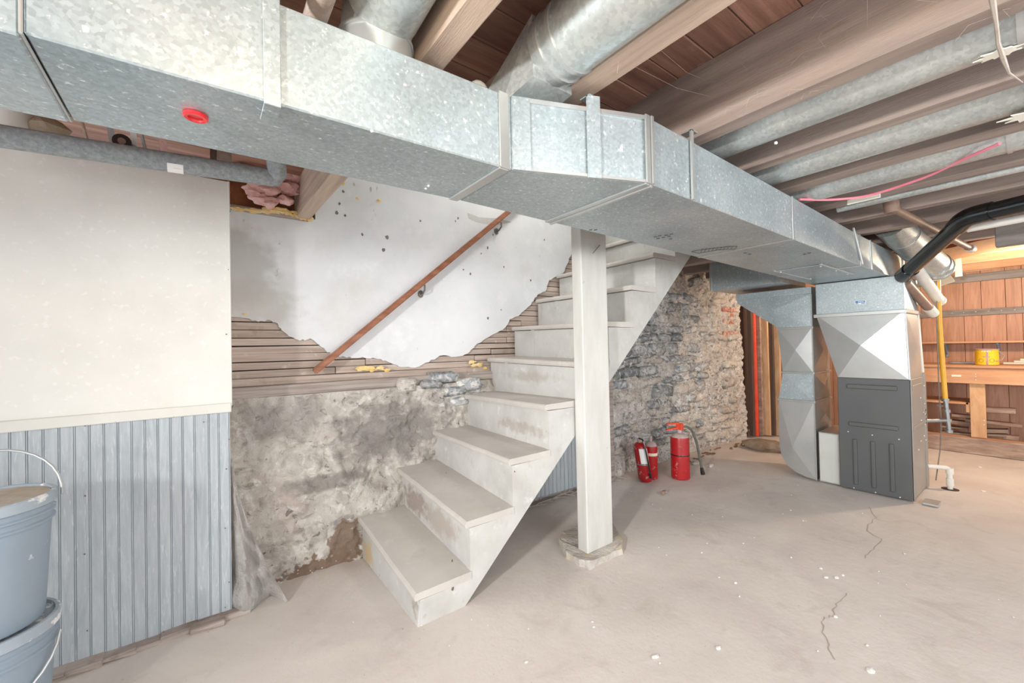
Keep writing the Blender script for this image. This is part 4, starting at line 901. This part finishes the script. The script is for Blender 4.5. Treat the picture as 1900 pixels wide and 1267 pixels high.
for z_, ya_, yb_ in [(1.28, 1.225, 1.49), (.90, 1.225, 1.465), (.66, 1.225, 1.497)]:
    bm = B(); box(bm, RX0-.010, RX1, ya_-.006, yb_, z_-.012, z_+.006, .003); obj('seam_strip', bm, M['galv2'], rd)
bm = B(); tube(bm, [(RX0-.004, 1.226, .012), (RX0-.004, 1.226, 1.56)], .005, 6); obj('corner_bead', bm, M['galv2'], rd)
# creases on the side facing the furnace
for za_, zb_ in [(.43, .655), (.67, .895), (.915, 1.27)]:
    bm = B(); vs = [bm.verts.new(p) for p in [(RX0, 1.229, za_), (RX1, 1.229, za_), (RX1, 1.229, zb_), (RX0, 1.229, zb_)]]; c = bm.verts.new(((RX0+RX1)/2, 1.212, (za_+zb_)/2))
    for i in range(4): bm.faces.new([vs[i], vs[(i+1) % 4], c])
    obj('side_panel', bm, M['galv2'], rd)
bm = B(); box(bm, RX0+.02, RX1-.02, 1.21, 1.225, .05, .40, .002); bm.free()
fb = thing('filter_box', 'pale grey filter cabinet between the curved boot and the furnace', 'duct fitting', (4.2, 1.14, 0))
bm = B(); box(bm, RX0+.004, RX1, 1.068, 1.208, .006, .415, .003); obj('box', bm, M['galv2'], fb)
bm = B(); box(bm, RX0-.001, RX0+.004, 1.075, 1.203, .015, .407, .002); obj('cover', bm, M['palegrey'], fb)
# horizontal return above
rh = thing('return_branch', 'galvanized rectangular branch duct beneath the main duct near the stone wall', 'duct', (4.1, 1.7, 1.66))
bm = B(); box(bm, 3.84, 4.40, 1.37, 1.96, 1.655, 2.0, .003); obj('duct_section', bm, M['galv'], rh)
bm = B(); box(bm, 3.834, 3.842, 1.372, 1.40, 1.655, 1.98, .001); obj('seam_strip', bm, M['galv2'], rh)
bm = B(); box(bm, 3.834, 3.842, 1.945, 1.965, 1.655, 1.98, .001); obj('seam_strip', bm, M['galv2'], rh)
# ================================================================== STUDS AND RED PIPE BEYOND THE STONE WALL
def upright(name, lb, cat, pxt, pxb, xw, wpx, m, rnd_=False, zt=1.9, zb=0.02, xd=.05):
    a_ = P(pxt, 575, 'X', xw); b_ = P(pxb, 815, 'X', xw); w_ = abs(P(pxt+wpx/2, 575, 'X', xw).y-P(pxt-wpx/2, 575, 'X', xw).y)/2
    d_ = (a_-b_); top = b_+d_*((zt-b_.z)/d_.z); bot = b_+d_*((zb-b_.z)/d_.z); bm = B()
    if rnd_: tube(bm, [bot, top], w_, 16)
    else: hexa(bm, [bot+Vector((0, -w_, 0)), bot+Vector((0, w_, 0)), bot+Vector((xd, w_, 0)), bot+Vector((xd, -w_, 0)), top+Vector((0, -w_, 0)), top+Vector((0, w_, 0)), top+Vector((xd, w_, 0)), top+Vector((xd, -w_, 0))])
    return tag(obj(name, bm, m, smooth=rnd_), lb, cat)
upright('dark_stud', 'dark brown upright board at the end of the rubble wall', 'stud', 1389, 1395, 5.34, 7, M['darkwood'])
upright('red_pipe', 'orange-red painted upright pipe beyond the rubble wall', 'pipe', 1397, 1404, 5.42, 9, M['redpaint'], True)
upright('grey_stud', 'narrow grey-brown upright stud right of the red pipe', 'stud', 1405, 1412, 5.46, 7, M['scrap'])
upright('pine_stud', 'wide light pine upright boards right of the red pipe', 'stud', 1414, 1421, 5.52, 16, M['pine'])
upright('dark_stud', 'thin dark upright strip between the pine boards and return duct', 'stud', 1428, 1434, 5.56, 7, M['darkwood'])
upright('pine_stud', 'light pine board partly hidden behind the return duct', 'stud', 1437, 1440, 5.62, 16, M['pine'])
# ================================================================== WORKBENCH
WB = 6.2
wbn = thing('workbench', 'long wooden workbench against the panelled far wall', 'workbench', (6.4, .3, 0))
bm = B(); box(bm, WB-.02, WX-.005, -2.0, 1.05, .86, .885, .002); obj('top', bm, M['pineh'], wbn)
bm = B(); box(bm, WB, WB+.035, -2.0, 1.05, .70, .858, .002); obj('apron', bm, M['pineh'], wbn)
for ya_ in (.445, -.75, .98):
    bm = B(); box(bm, WB+.036, WB+.075, ya_, ya_+.105, .155, .855, .002); obj('leg', bm, M['pine'], wbn)
bm = B(); box(bm, WB-.05, WB-.01, -2.0, 1.05, .0, .155, .003); obj('bottom_board', bm, M['scrap'], wbn)
bm = B(); box(bm, WB-.01, WB+.12, -2.0, 1.05, .12, .15, .003); obj('bottom_ledge', bm, M['pineh'], wbn)
bm = B(); box(bm, WB+.05, WX-.05, .56, 1.05, .48, .50, .002); obj('lower_shelf', bm, M['pineh'], wbn)
bm = B(); box(bm, WB+.05, WB+.08, .54, .58, .40, .50, .002); obj('cleat', bm, M['pine'], wbn)
bm = B(); box(bm, WB-.004, WB, .60, .67, .765, .785, .001); obj('paper_label', bm, M['paperw'], wbn)
for (a_, b_) in [(1810, 694), (1810, 699), (1810, 705), (1826, 780), (1826, 788)]:
    q = P(a_, b_, 'X', WB-.002); bm = B(); blob(bm, q, .003, .006, .006, 1, 0); obj('screw', bm, M['screw'], wbn)
ws_ = thing('wall_shelf', 'narrow wall shelf above the workbench on blue-grey brackets', 'shelf', (6.7, .4, 1.08))
bm = B(); box(bm, WX-.20, WX, -2.0, .95, 1.105, 1.125, .002); obj('shelf_board', bm, M['pineh'], ws_)
for yq in (.62, .17-.26, .17+.03):
    pass
for (px) in (1757, 1853):
    q = P(px, 650, 'X', WX-.02); bm = B(); box(bm, WX-.18, WX-.004, q.y-.008, q.y+.008, 1.09, 1.103, .002); box(bm, WX-.012, WX-.001, q.y-.01, q.y+.01, .95, 1.103, .002); tube(bm, [(WX-.15, q.y, 1.095), (WX-.01, q.y, .98)], .006, 6); obj('bracket', bm, M['beadgroove'], ws_)
# yellow can
q = P(1831, 683, 'X', WB+.12); cy = q.y; cxx = WB+.16; zc = .886
t = thing('paint_can', 'yellow paint can with mauve drips standing on the workbench', 'can', (cxx, cy, zc))
bm = B(); lathe(bm, cxx, cy, [(.078, zc), (.082, zc+.004), (.082, zc+.155), (.084, zc+.158)], 32); obj('body', bm, M['can'], t, smooth=True)
bm = B(); lathe(bm, cxx, cy, [(.083, zc+.150), (.086, zc+.153), (.086, zc+.160), (.076, zc+.162), (.07, zc+.156), (.01, zc+.156)], 32); obj('rim', bm, M['purple'], t, smooth=True)
bm = B(); ph = math.atan2(-cy, -cxx)
def canpt(u, z_, r_=.0826): return Vector((cxx+r_*math.cos(ph+u), cy+r_*math.sin(ph+u), zc+z_))
def cquad(bm, u0, u1, z0_, z1_):
    n_ = 4; pv = None
    for k in range(n_+1):
        u = u0+(u1-u0)*k/n_; a_, b_ = bm.verts.new(canpt(u, z0_)), bm.verts.new(canpt(u, z1_))
        if pv: bm.faces.new([pv[0], a_, b_, pv[1]])
        pv = (a_, b_)
cquad(bm, -.08, .10, .002, .15); cquad(bm, -.35, .28, .078, .088); cquad(bm, -.5, .55, .148, .156); obj('drip', bm, M['purple'], t)
bm = B()
for u0 in (.42, -.48):
    for k in range(12):
        a0, a1 = 2*math.pi*k/12, 2*math.pi*(k+1)/12; tube(bm, [canpt(u0+.2*math.cos(a0), .045+.018*math.sin(a0), .0832), canpt(u0+.2*math.cos(a1), .045+.018*math.sin(a1), .0832)], .0012, 4)
obj('printed_ring', bm, M['bronze'], t)
bm = B()
for k in range(7): cquad(bm, -.42+k*.11, -.36+k*.11, .132+.003*(k % 2), .145)
obj('lettering', bm, M['fleck'], t)
bm = B(); tube(bm, [canpt(1.1, .14, .09), canpt(1.5, .09, .115), canpt(1.2, .05, .105), canpt(.7, .04, .088)], .003, 6); obj('wire_handle', bm, M['wire'], t, smooth=True)
# strips lying on the bench
for k, (ya_, yb_, z_, m_, lb) in enumerate([(.40, .72, .886, 'steel', 'dark grey strip lying on the workbench left of the yellow can'), (-.6, .34, .886, 'trimw', 'long white strip on the workbench right of the yellow can, lowest of the stack'), (-.6, .27, .905, 'trimw', 'white strip lying second in the stack on the workbench'), (-.6, .23, .924, 'paperw', 'cream strip lying third in the stack on the workbench'), (-.6, .19, .943, 'paperw', 'short cream strip on top of the stack on the workbench')]):
    bm = B(); box(bm, WB+.36, WB+.44, ya_, yb_, z_, z_+.018, .002); tag(obj('trim_strip_loose' if 0 else 'moulding_strip', bm, M[m_]), lb, 'moulding', 'strips on the workbench')
# scrap lumber under the bench
sc = [(1815, 1885, 755, 769, 'top plank with notches right of the bench leg, under the bench'), (1790, 1897, 778, 793, 'long pale plank sticking out right of the bench leg'), (1828, 1872, 795, 806, 'short plank tilted up behind the bench leg'), (1765, 1800, 768, 776, 'dark plank left of the bench leg near the shelf'), (1762, 1800, 780, 790, 'grey plank left of the bench leg in mid stack'), (1745, 1812, 800, 810, 'lowest weathered plank left of the bench leg'), (1832, 1868, 805, 812, 'thin dark grey slat right of the bench leg'), (1860, 1890, 808, 818, 'short stub of lumber lowest right under the bench'), (1748, 1795, 792, 795, 'thin pinkish slat left of the bench leg')]
for k, (x0_, x1_, y0_, y1_, lb) in enumerate(sc):
    xx = WB+.14+.02*(k % 3); a_ = P(x0_, y0_, 'X', xx); b_ = P(x1_, y1_, 'X', xx); bm = B(); box(bm, xx, xx+.12, min(a_.y, b_.y), max(a_.y, b_.y), max(.03, b_.z), max(a_.z, .07), .003)
    o = obj('scrap_plank', bm, M['scrap']); o.rotation_euler.x = [-.03, .04, -.12, .02, .03, -.02, -.08, .05, 0][k]; tag(o, lb, 'plank', 'scrap lumber under the workbench')
# ================================================================== GAS PIPE, DRAIN AND FITTINGS
gp = thing('gas_pipe', 'yellow-coated gas pipe dropping beside the furnace with grey iron fittings', 'pipe', (4.7, .56, .4))
g0 = P(1740, 515, 'X', 4.72); g1 = P(1743, 600, 'X', 4.72); g2 = P(1754, 742, 'X', 4.72); g3 = P(1761, 800, 'X', 4.72)
bm = B(); tube(bm, [g0+Vector((0, 0, .3)), g0, g1, g2], .016, 14); obj('yellow_pipe', bm, M['yellow'], gp, smooth=True)
bm = B(); tube(bm, [g2+Vector((0, 0, .02)), g3], .014, 14)
for tt in (.0, .35, .65, 1.0):
    q = g2.lerp(g3, tt); tube(bm, [q+Vector((0, 0, .011)), q-Vector((0, 0, .011))], .023, 12)
q = g2.lerp(g3, .65); tube(bm, [q, Vector((4.56, FY0+.02, q.z))], .014, 12)
q = g2.lerp(g3, .2); tube(bm, [q, Vector((q.x, q.y+.05, q.z))], .008, 8)
obj('iron_fittings', bm, M['steel'], gp, smooth=True)
bm = B(); tube(bm, [g0+Vector((-.03, .0, .1)), g1+Vector((-.03, .01, 0)), g2+Vector((-.03, .03, .06)), g3+Vector((-.03, .04, .03)), g3+Vector((-.02, .05, -.15)), Vector((4.6, .60, .05))], .004, 6); obj('cable', bm, M['bronze'], gp, smooth=True)
bm = B(); tube(bm, [(4.5, FY0+.03, 1.36), (4.55, FY0+.02, .90)], .018, 12); o = obj('white_tube', bm, M['pvc'], smooth=True); tag(o, 'thin white tube standing behind the plenum corner above the furnace', 'pipe')
dp = thing('drain_pipe', 'short white plastic drain pipe elbow entering the floor beside the furnace', 'pipe', P(1763, 908, 'Z', 0))
q = P(1763, 908, 'Z', 0); bm = B(); zt = .165; tube(bm, round_path([(FX1-.02, FY0-.0, zt), (q.x, q.y, zt), (q.x, q.y, -.01)], .03), .016, 16); obj('pipe', bm, M['pvc'], dp, smooth=True)
bm = B(); tube(bm, [(q.x, q.y, .12), (q.x, q.y, .165), ], .023, 16); tube(bm, [(q.x, q.y, .03), (q.x, q.y, .085)], .022, 16); obj('coupling', bm, M['pvc'], dp, smooth=True)
bm = B(); tube(bm, [(FX1-.03, FY0-.0, zt), (FX1+.02, FY0-.006, zt)], .011, 12); obj('brass_nipple', bm, M['bronze'], dp, smooth=True)
bm = B(); lathe(bm, q.x, q.y, [(.05, .001), (.05, .004), (.02, .005)], 16); obj('floor_hole_rim', bm, M['dark'], dp)
q = P(1727, 936, 'Z', 0); bm = B(); box(bm, q.x-.05, q.x+.06, q.y-.045, q.y+.035, .003, .022, .003); o = tag(obj('metal_offcut', bm, M['galv2']), 'flat folded grey sheet-metal offcut on the floor by the furnace corner', 'offcut')
# ================================================================== FLUE AND PIPES AT UPPER RIGHT
fp_ = thing('flue_pipe', 'wide galvanized flue pipe angling down behind the black pipe', 'duct pipe', P(1680, 440, 'Y', .62))
a = P(1640, 395, 'X', 3.9); b = P(1745, 505, 'X', 4.9); a = P(1650, 415, 'X', 3.75); b = P(1740, 498, 'X', 4.55)
bm = B(); tube(bm, [a, a.lerp(b, .5)], .095, 28); obj('pipe', bm, M['galvpipe'], fp_, smooth=True)
bm = B(); tube(bm, [a.lerp(b, .5), b], .092, 28); obj('pipe', bm, M['galvpipe'], fp_, smooth=True)
for tt in (.25, .5, .56, .92, 1.0):
    c = a.lerp(b, tt); d_ = (b-a).normalized(); bm = B(); tube(bm, [c-d_*.006, c+d_*.006], .099, 28); obj('crimp_ring', bm, M['galv2'], fp_, smooth=True)
bm = B(); a = P(1694, 490, 'X', 4.2); b = P(1741, 556, 'X', 4.75); tube(bm, [a, b], .038, 20); t = thing('vent_pipe', 'pale white vent pipe slanting down behind the plenum, the upper one', 'pipe', a); obj('pipe', bm, M['pvc'], t, smooth=True)
bm = B(); c = b; tube(bm, [b, b+(b-a).normalized()*.03], .043, 20); obj('coupling', bm, M['pvc'], t, smooth=True)
a = P(1680, 524, 'X', 4.1); b = P(1722, 571, 'X', 4.55)
t = thing('vent_pipe', 'brown-stained vent pipe slanting down from the black elbow, the lower one', 'pipe', a)
bm = B(); tube(bm, [a, b], .030, 20); obj('pipe', bm, M['copper'], t, smooth=True)
c = b+(b-a).normalized()*.12; bm = B(); tube(bm, [b-(b-a).normalized()*.01, c], .036, 20); obj('coupling', bm, M['pvc'], t, smooth=True)
# black pipe
a = P(1985, 352, 'Z', 1.83); k_ = P(1795, 397, 'Z', 1.80); e_ = P(1676, 512, 'X', 4.0)
bp = thing('drain_line', 'glossy black plastic pipe bending down past the furnace plenum', 'pipe', k_)
kk = P(1795, 402, 'X', 3.3)
aa = P(1990, 357, 'X', 3.15)
path = round_path([aa, kk, e_], .035, 5)
bm = B(); tube(bm, path, .043, 22); obj('pipe', bm, M['black'], bp, smooth=True)
d1 = (kk-e_).normalized(); d0 = (aa-kk).normalized()
bm = B(); tube(bm, round_path([kk+d0*.10, kk, kk-d1*.11], .05, 5), .049, 22); obj('elbow', bm, M['black'], bp, smooth=True)
bm = B(); tube(bm, [e_+d1*.12, e_, e_-d1*.02], [.049, .050, .043], 22); obj('elbow', bm, M['black'], bp, smooth=True)
bm = B(); tube(bm, [P(1985, 388, 'X', 3.4), P(1795, 424, 'X', 3.45)], .022, 14); tag(obj('white_pipe', bm, M['pvc'], smooth=True), 'slim white pipe running just below the black pipe', 'pipe')
# brown pipe and tee
a = P(1648, 358, 'X', 2.95); b = P(1655, 385, 'X', 3.0); c = P(1700, 425, 'X', 3.5); d_ = P(1803, 462, 'X', 4.3)
t = thing('brown_pipe', 'brown-painted iron pipe with a tee descending under the joists', 'pipe', b)
bm = B(); tube(bm, [b, b.lerp(d_, .5), d_], .020, 14); obj('pipe', bm, M['copper'], t, smooth=True)
bm = B(); tube(bm, [a+Vector((0, 0, .06)), b-Vector((0, 0, .02))], .034, 16); obj('tee', bm, M['copper'], t, smooth=True)
bm = B(); tube(bm, [d_-(d_-b).normalized()*.05, d_], .026, 14); obj('end_cap', bm, M['pvc'], t, smooth=True)
# pink cable
pts = [P(a_, b_, 'Z', 1.865) for a_, b_ in [(1483, 370), (1540, 371), (1600, 366), (1650, 352), (1720, 328), (1800, 290), (1855, 266)]]
bm = B(); tube(bm, round_path(pts, .05, 4), .006, 8); tag(obj('pink_cable', bm, M['pinkwire'], smooth=True), 'pink electrical cable looping below the joists', 'cable')
pts = [P(a_, b_, 'X', 5.0) for a_, b_ in [(1868, 455), (1885, 447), (1930, 436)]]
bm = B(); tube(bm, pts, .014, 8); tag(obj('red_cable', bm, M['redwire'], smooth=True), 'short red cable end near the right edge above the workbench', 'cable')
# tape on joist
q = P(1600, 370, 'X', 2.665); bm = B(); box(bm, 2.655, 2.668, q.y-.07, q.y+.06, q.z-.012, q.z+.012, .002); tag(obj('tape_scrap', bm, M['tape']), 'white tape scrap on the joist beneath the pink cable', 'tape')
# hanging sheet and cardboard piece
a_ = [P(1727, 508, 'X', 5.1), P(1748, 490, 'X', 5.1), P(1772, 522, 'X', 5.1), P(1742, 532, 'X', 5.1)]
bm = B(); hexa(bm, a_+[v+Vector((.004, 0, 0)) for v in a_]); tag(obj('paper_sheet', bm, M['paperw']), 'cream paper sheet hanging below the flue pipe end', 'paper sheet')
a_ = [P(1773, 478, 'X', 5.5), P(1783, 476, 'X', 5.5), P(1786, 512, 'X', 5.5), P(1772, 514, 'X', 5.5)]
bm = B(); hexa(bm, a_+[v+Vector((.004, 0, 0)) for v in a_]); tag(obj('wood_shim', bm, M['paperw']), 'pale wood shim hanging from the far joists', 'shim')
# draped brown backing paper under the far ceiling, fluff, grey block
bm = B(); G = []
for i in range(16):
    row = []
    for j in range(7):
        x = 4.72+.08*j/6*6*.4; y = .9-.14*i; zz = 1.86-.05*math.sin(i*.9)*.5-.02*j/6+.03*math.sin(i*.45)
        row.append(bm.verts.new((x+.06*j, y, zz)))
    G.append(row)
for i in range(15):
    for j in range(6): bm.faces.new([G[i][j], G[i+1][j], G[i+1][j+1], G[i][j+1]])
bmesh.ops.solidify(bm, geom=bm.faces[:], thickness=.003)
tag(obj('sagging_paper', bm, M['cloth'], smooth=True), 'sagging brown backing paper under the joists beyond the black pipe', 'paper')
for k, (px0, py0, px1, py1, lb) in enumerate([(1755, 468, 1900, 446, 'upper pale wooden ledger above the far panelled wall'), (1760, 482, 1900, 464, 'middle pale wooden ledger above the far panelled wall'), (1765, 497, 1900, 484, 'lower pale wooden ledger above the far panelled wall')]):
    q = P(px0, py0, 'X', WX-.1-.12*(2-k)); xx = WX-.1-.12*(2-k); q2 = P(px1, py1, 'X', xx)
    bm = B(); box(bm, xx, xx+.05, -2.0, 1.0, q.z-.03, q.z+.03, .003); tag(obj('ledger_board', bm, M['pine']), lb, 'board', 'ledger boards above the far wall')
bm = B(); tube(bm, [(WX-.06, 1.0, 1.90), (WX-.06, .5, 1.895), (WX-.06, 0, 1.91), (WX-.06, -1.5, 1.92)], .007, 6); tag(obj('tan_cable', bm, M['paperw'], smooth=True), 'thin tan cable stapled along the far wall top', 'cable')
q = P(1885, 440, 'X', 4.02); bm = B(); box(bm, 3.96, 4.04, q.y-.12, q.y+.08, q.z-.05, q.z+.14, .003); tag(obj('junction_block', bm, M['greywood']), 'grey square block below the joist at right edge', 'block')
# ================================================================== COBWEBS
bm = B()
for k in range(60):
    x = random.choice([1.37, 1.37, .86, 1.42]); y = random.uniform(-.4, .72); zz = random.uniform(1.88, 2.11) if x < 1.4 and x > 1 else JZ
    p0 = Vector((x-.003, y, zz)); L_ = random.uniform(.03, .14); a_ = random.uniform(0, 6.28); p1 = p0+Vector((-.01, math.cos(a_)*L_, math.sin(a_)*L_*.5)); p1.z = min(p1.z, 2.11)
    tube(bm, [p0, p0.lerp(p1, .5)+Vector((-.008, .01, .01)), p1], .00028, 3, caps=False)
for k in range(8):
    p0 = Vector((.905, random.uniform(-.3, .75), JZ+.01)); p1 = Vector((1.375, p0.y+random.uniform(-.2, .2), random.uniform(1.95, 2.1))); tube(bm, [p0, p0.lerp(p1, .5)+Vector((0, 0, -.015)), p1], .0002, 3, caps=False)
tag(obj('cobwebs', bm, M['web']), 'grey cobweb strands strung along the broad joist', 'cobweb', kind='stuff')
bm = B(); pts = [P(1838, -20, 'Z', 1.87), P(1848, 40, 'Z', 1.86), P(1852, 80, 'Z', 1.855), P(1862, 110, 'Z', 1.86), P(1872, 135, 'Z', 1.865), P(1898, 153, 'Z', 1.87)]
tube(bm, pts, [.006, .0035, .004, .005, .003, .001], 6); tag(obj('cobweb_string', bm, M['web'], smooth=True), 'thick dusty cobweb string dangling at the top right corner', 'cobweb')
for (a_, b_, z_) in [(1440, 265, 1.87), (1683, 283, 1.9)]:
    q = P(a_, b_, 'Z', z_); bm = B(); blob(bm, q, .008, .006, .006, 1, .5, 2); tag(obj('lint_tuft', bm, M['fleck'], smooth=True), 'white lint tuft clinging to the joist %s' % ('before the first slim pipe' if a_ < 1500 else 'above the pink cable'), 'lint')
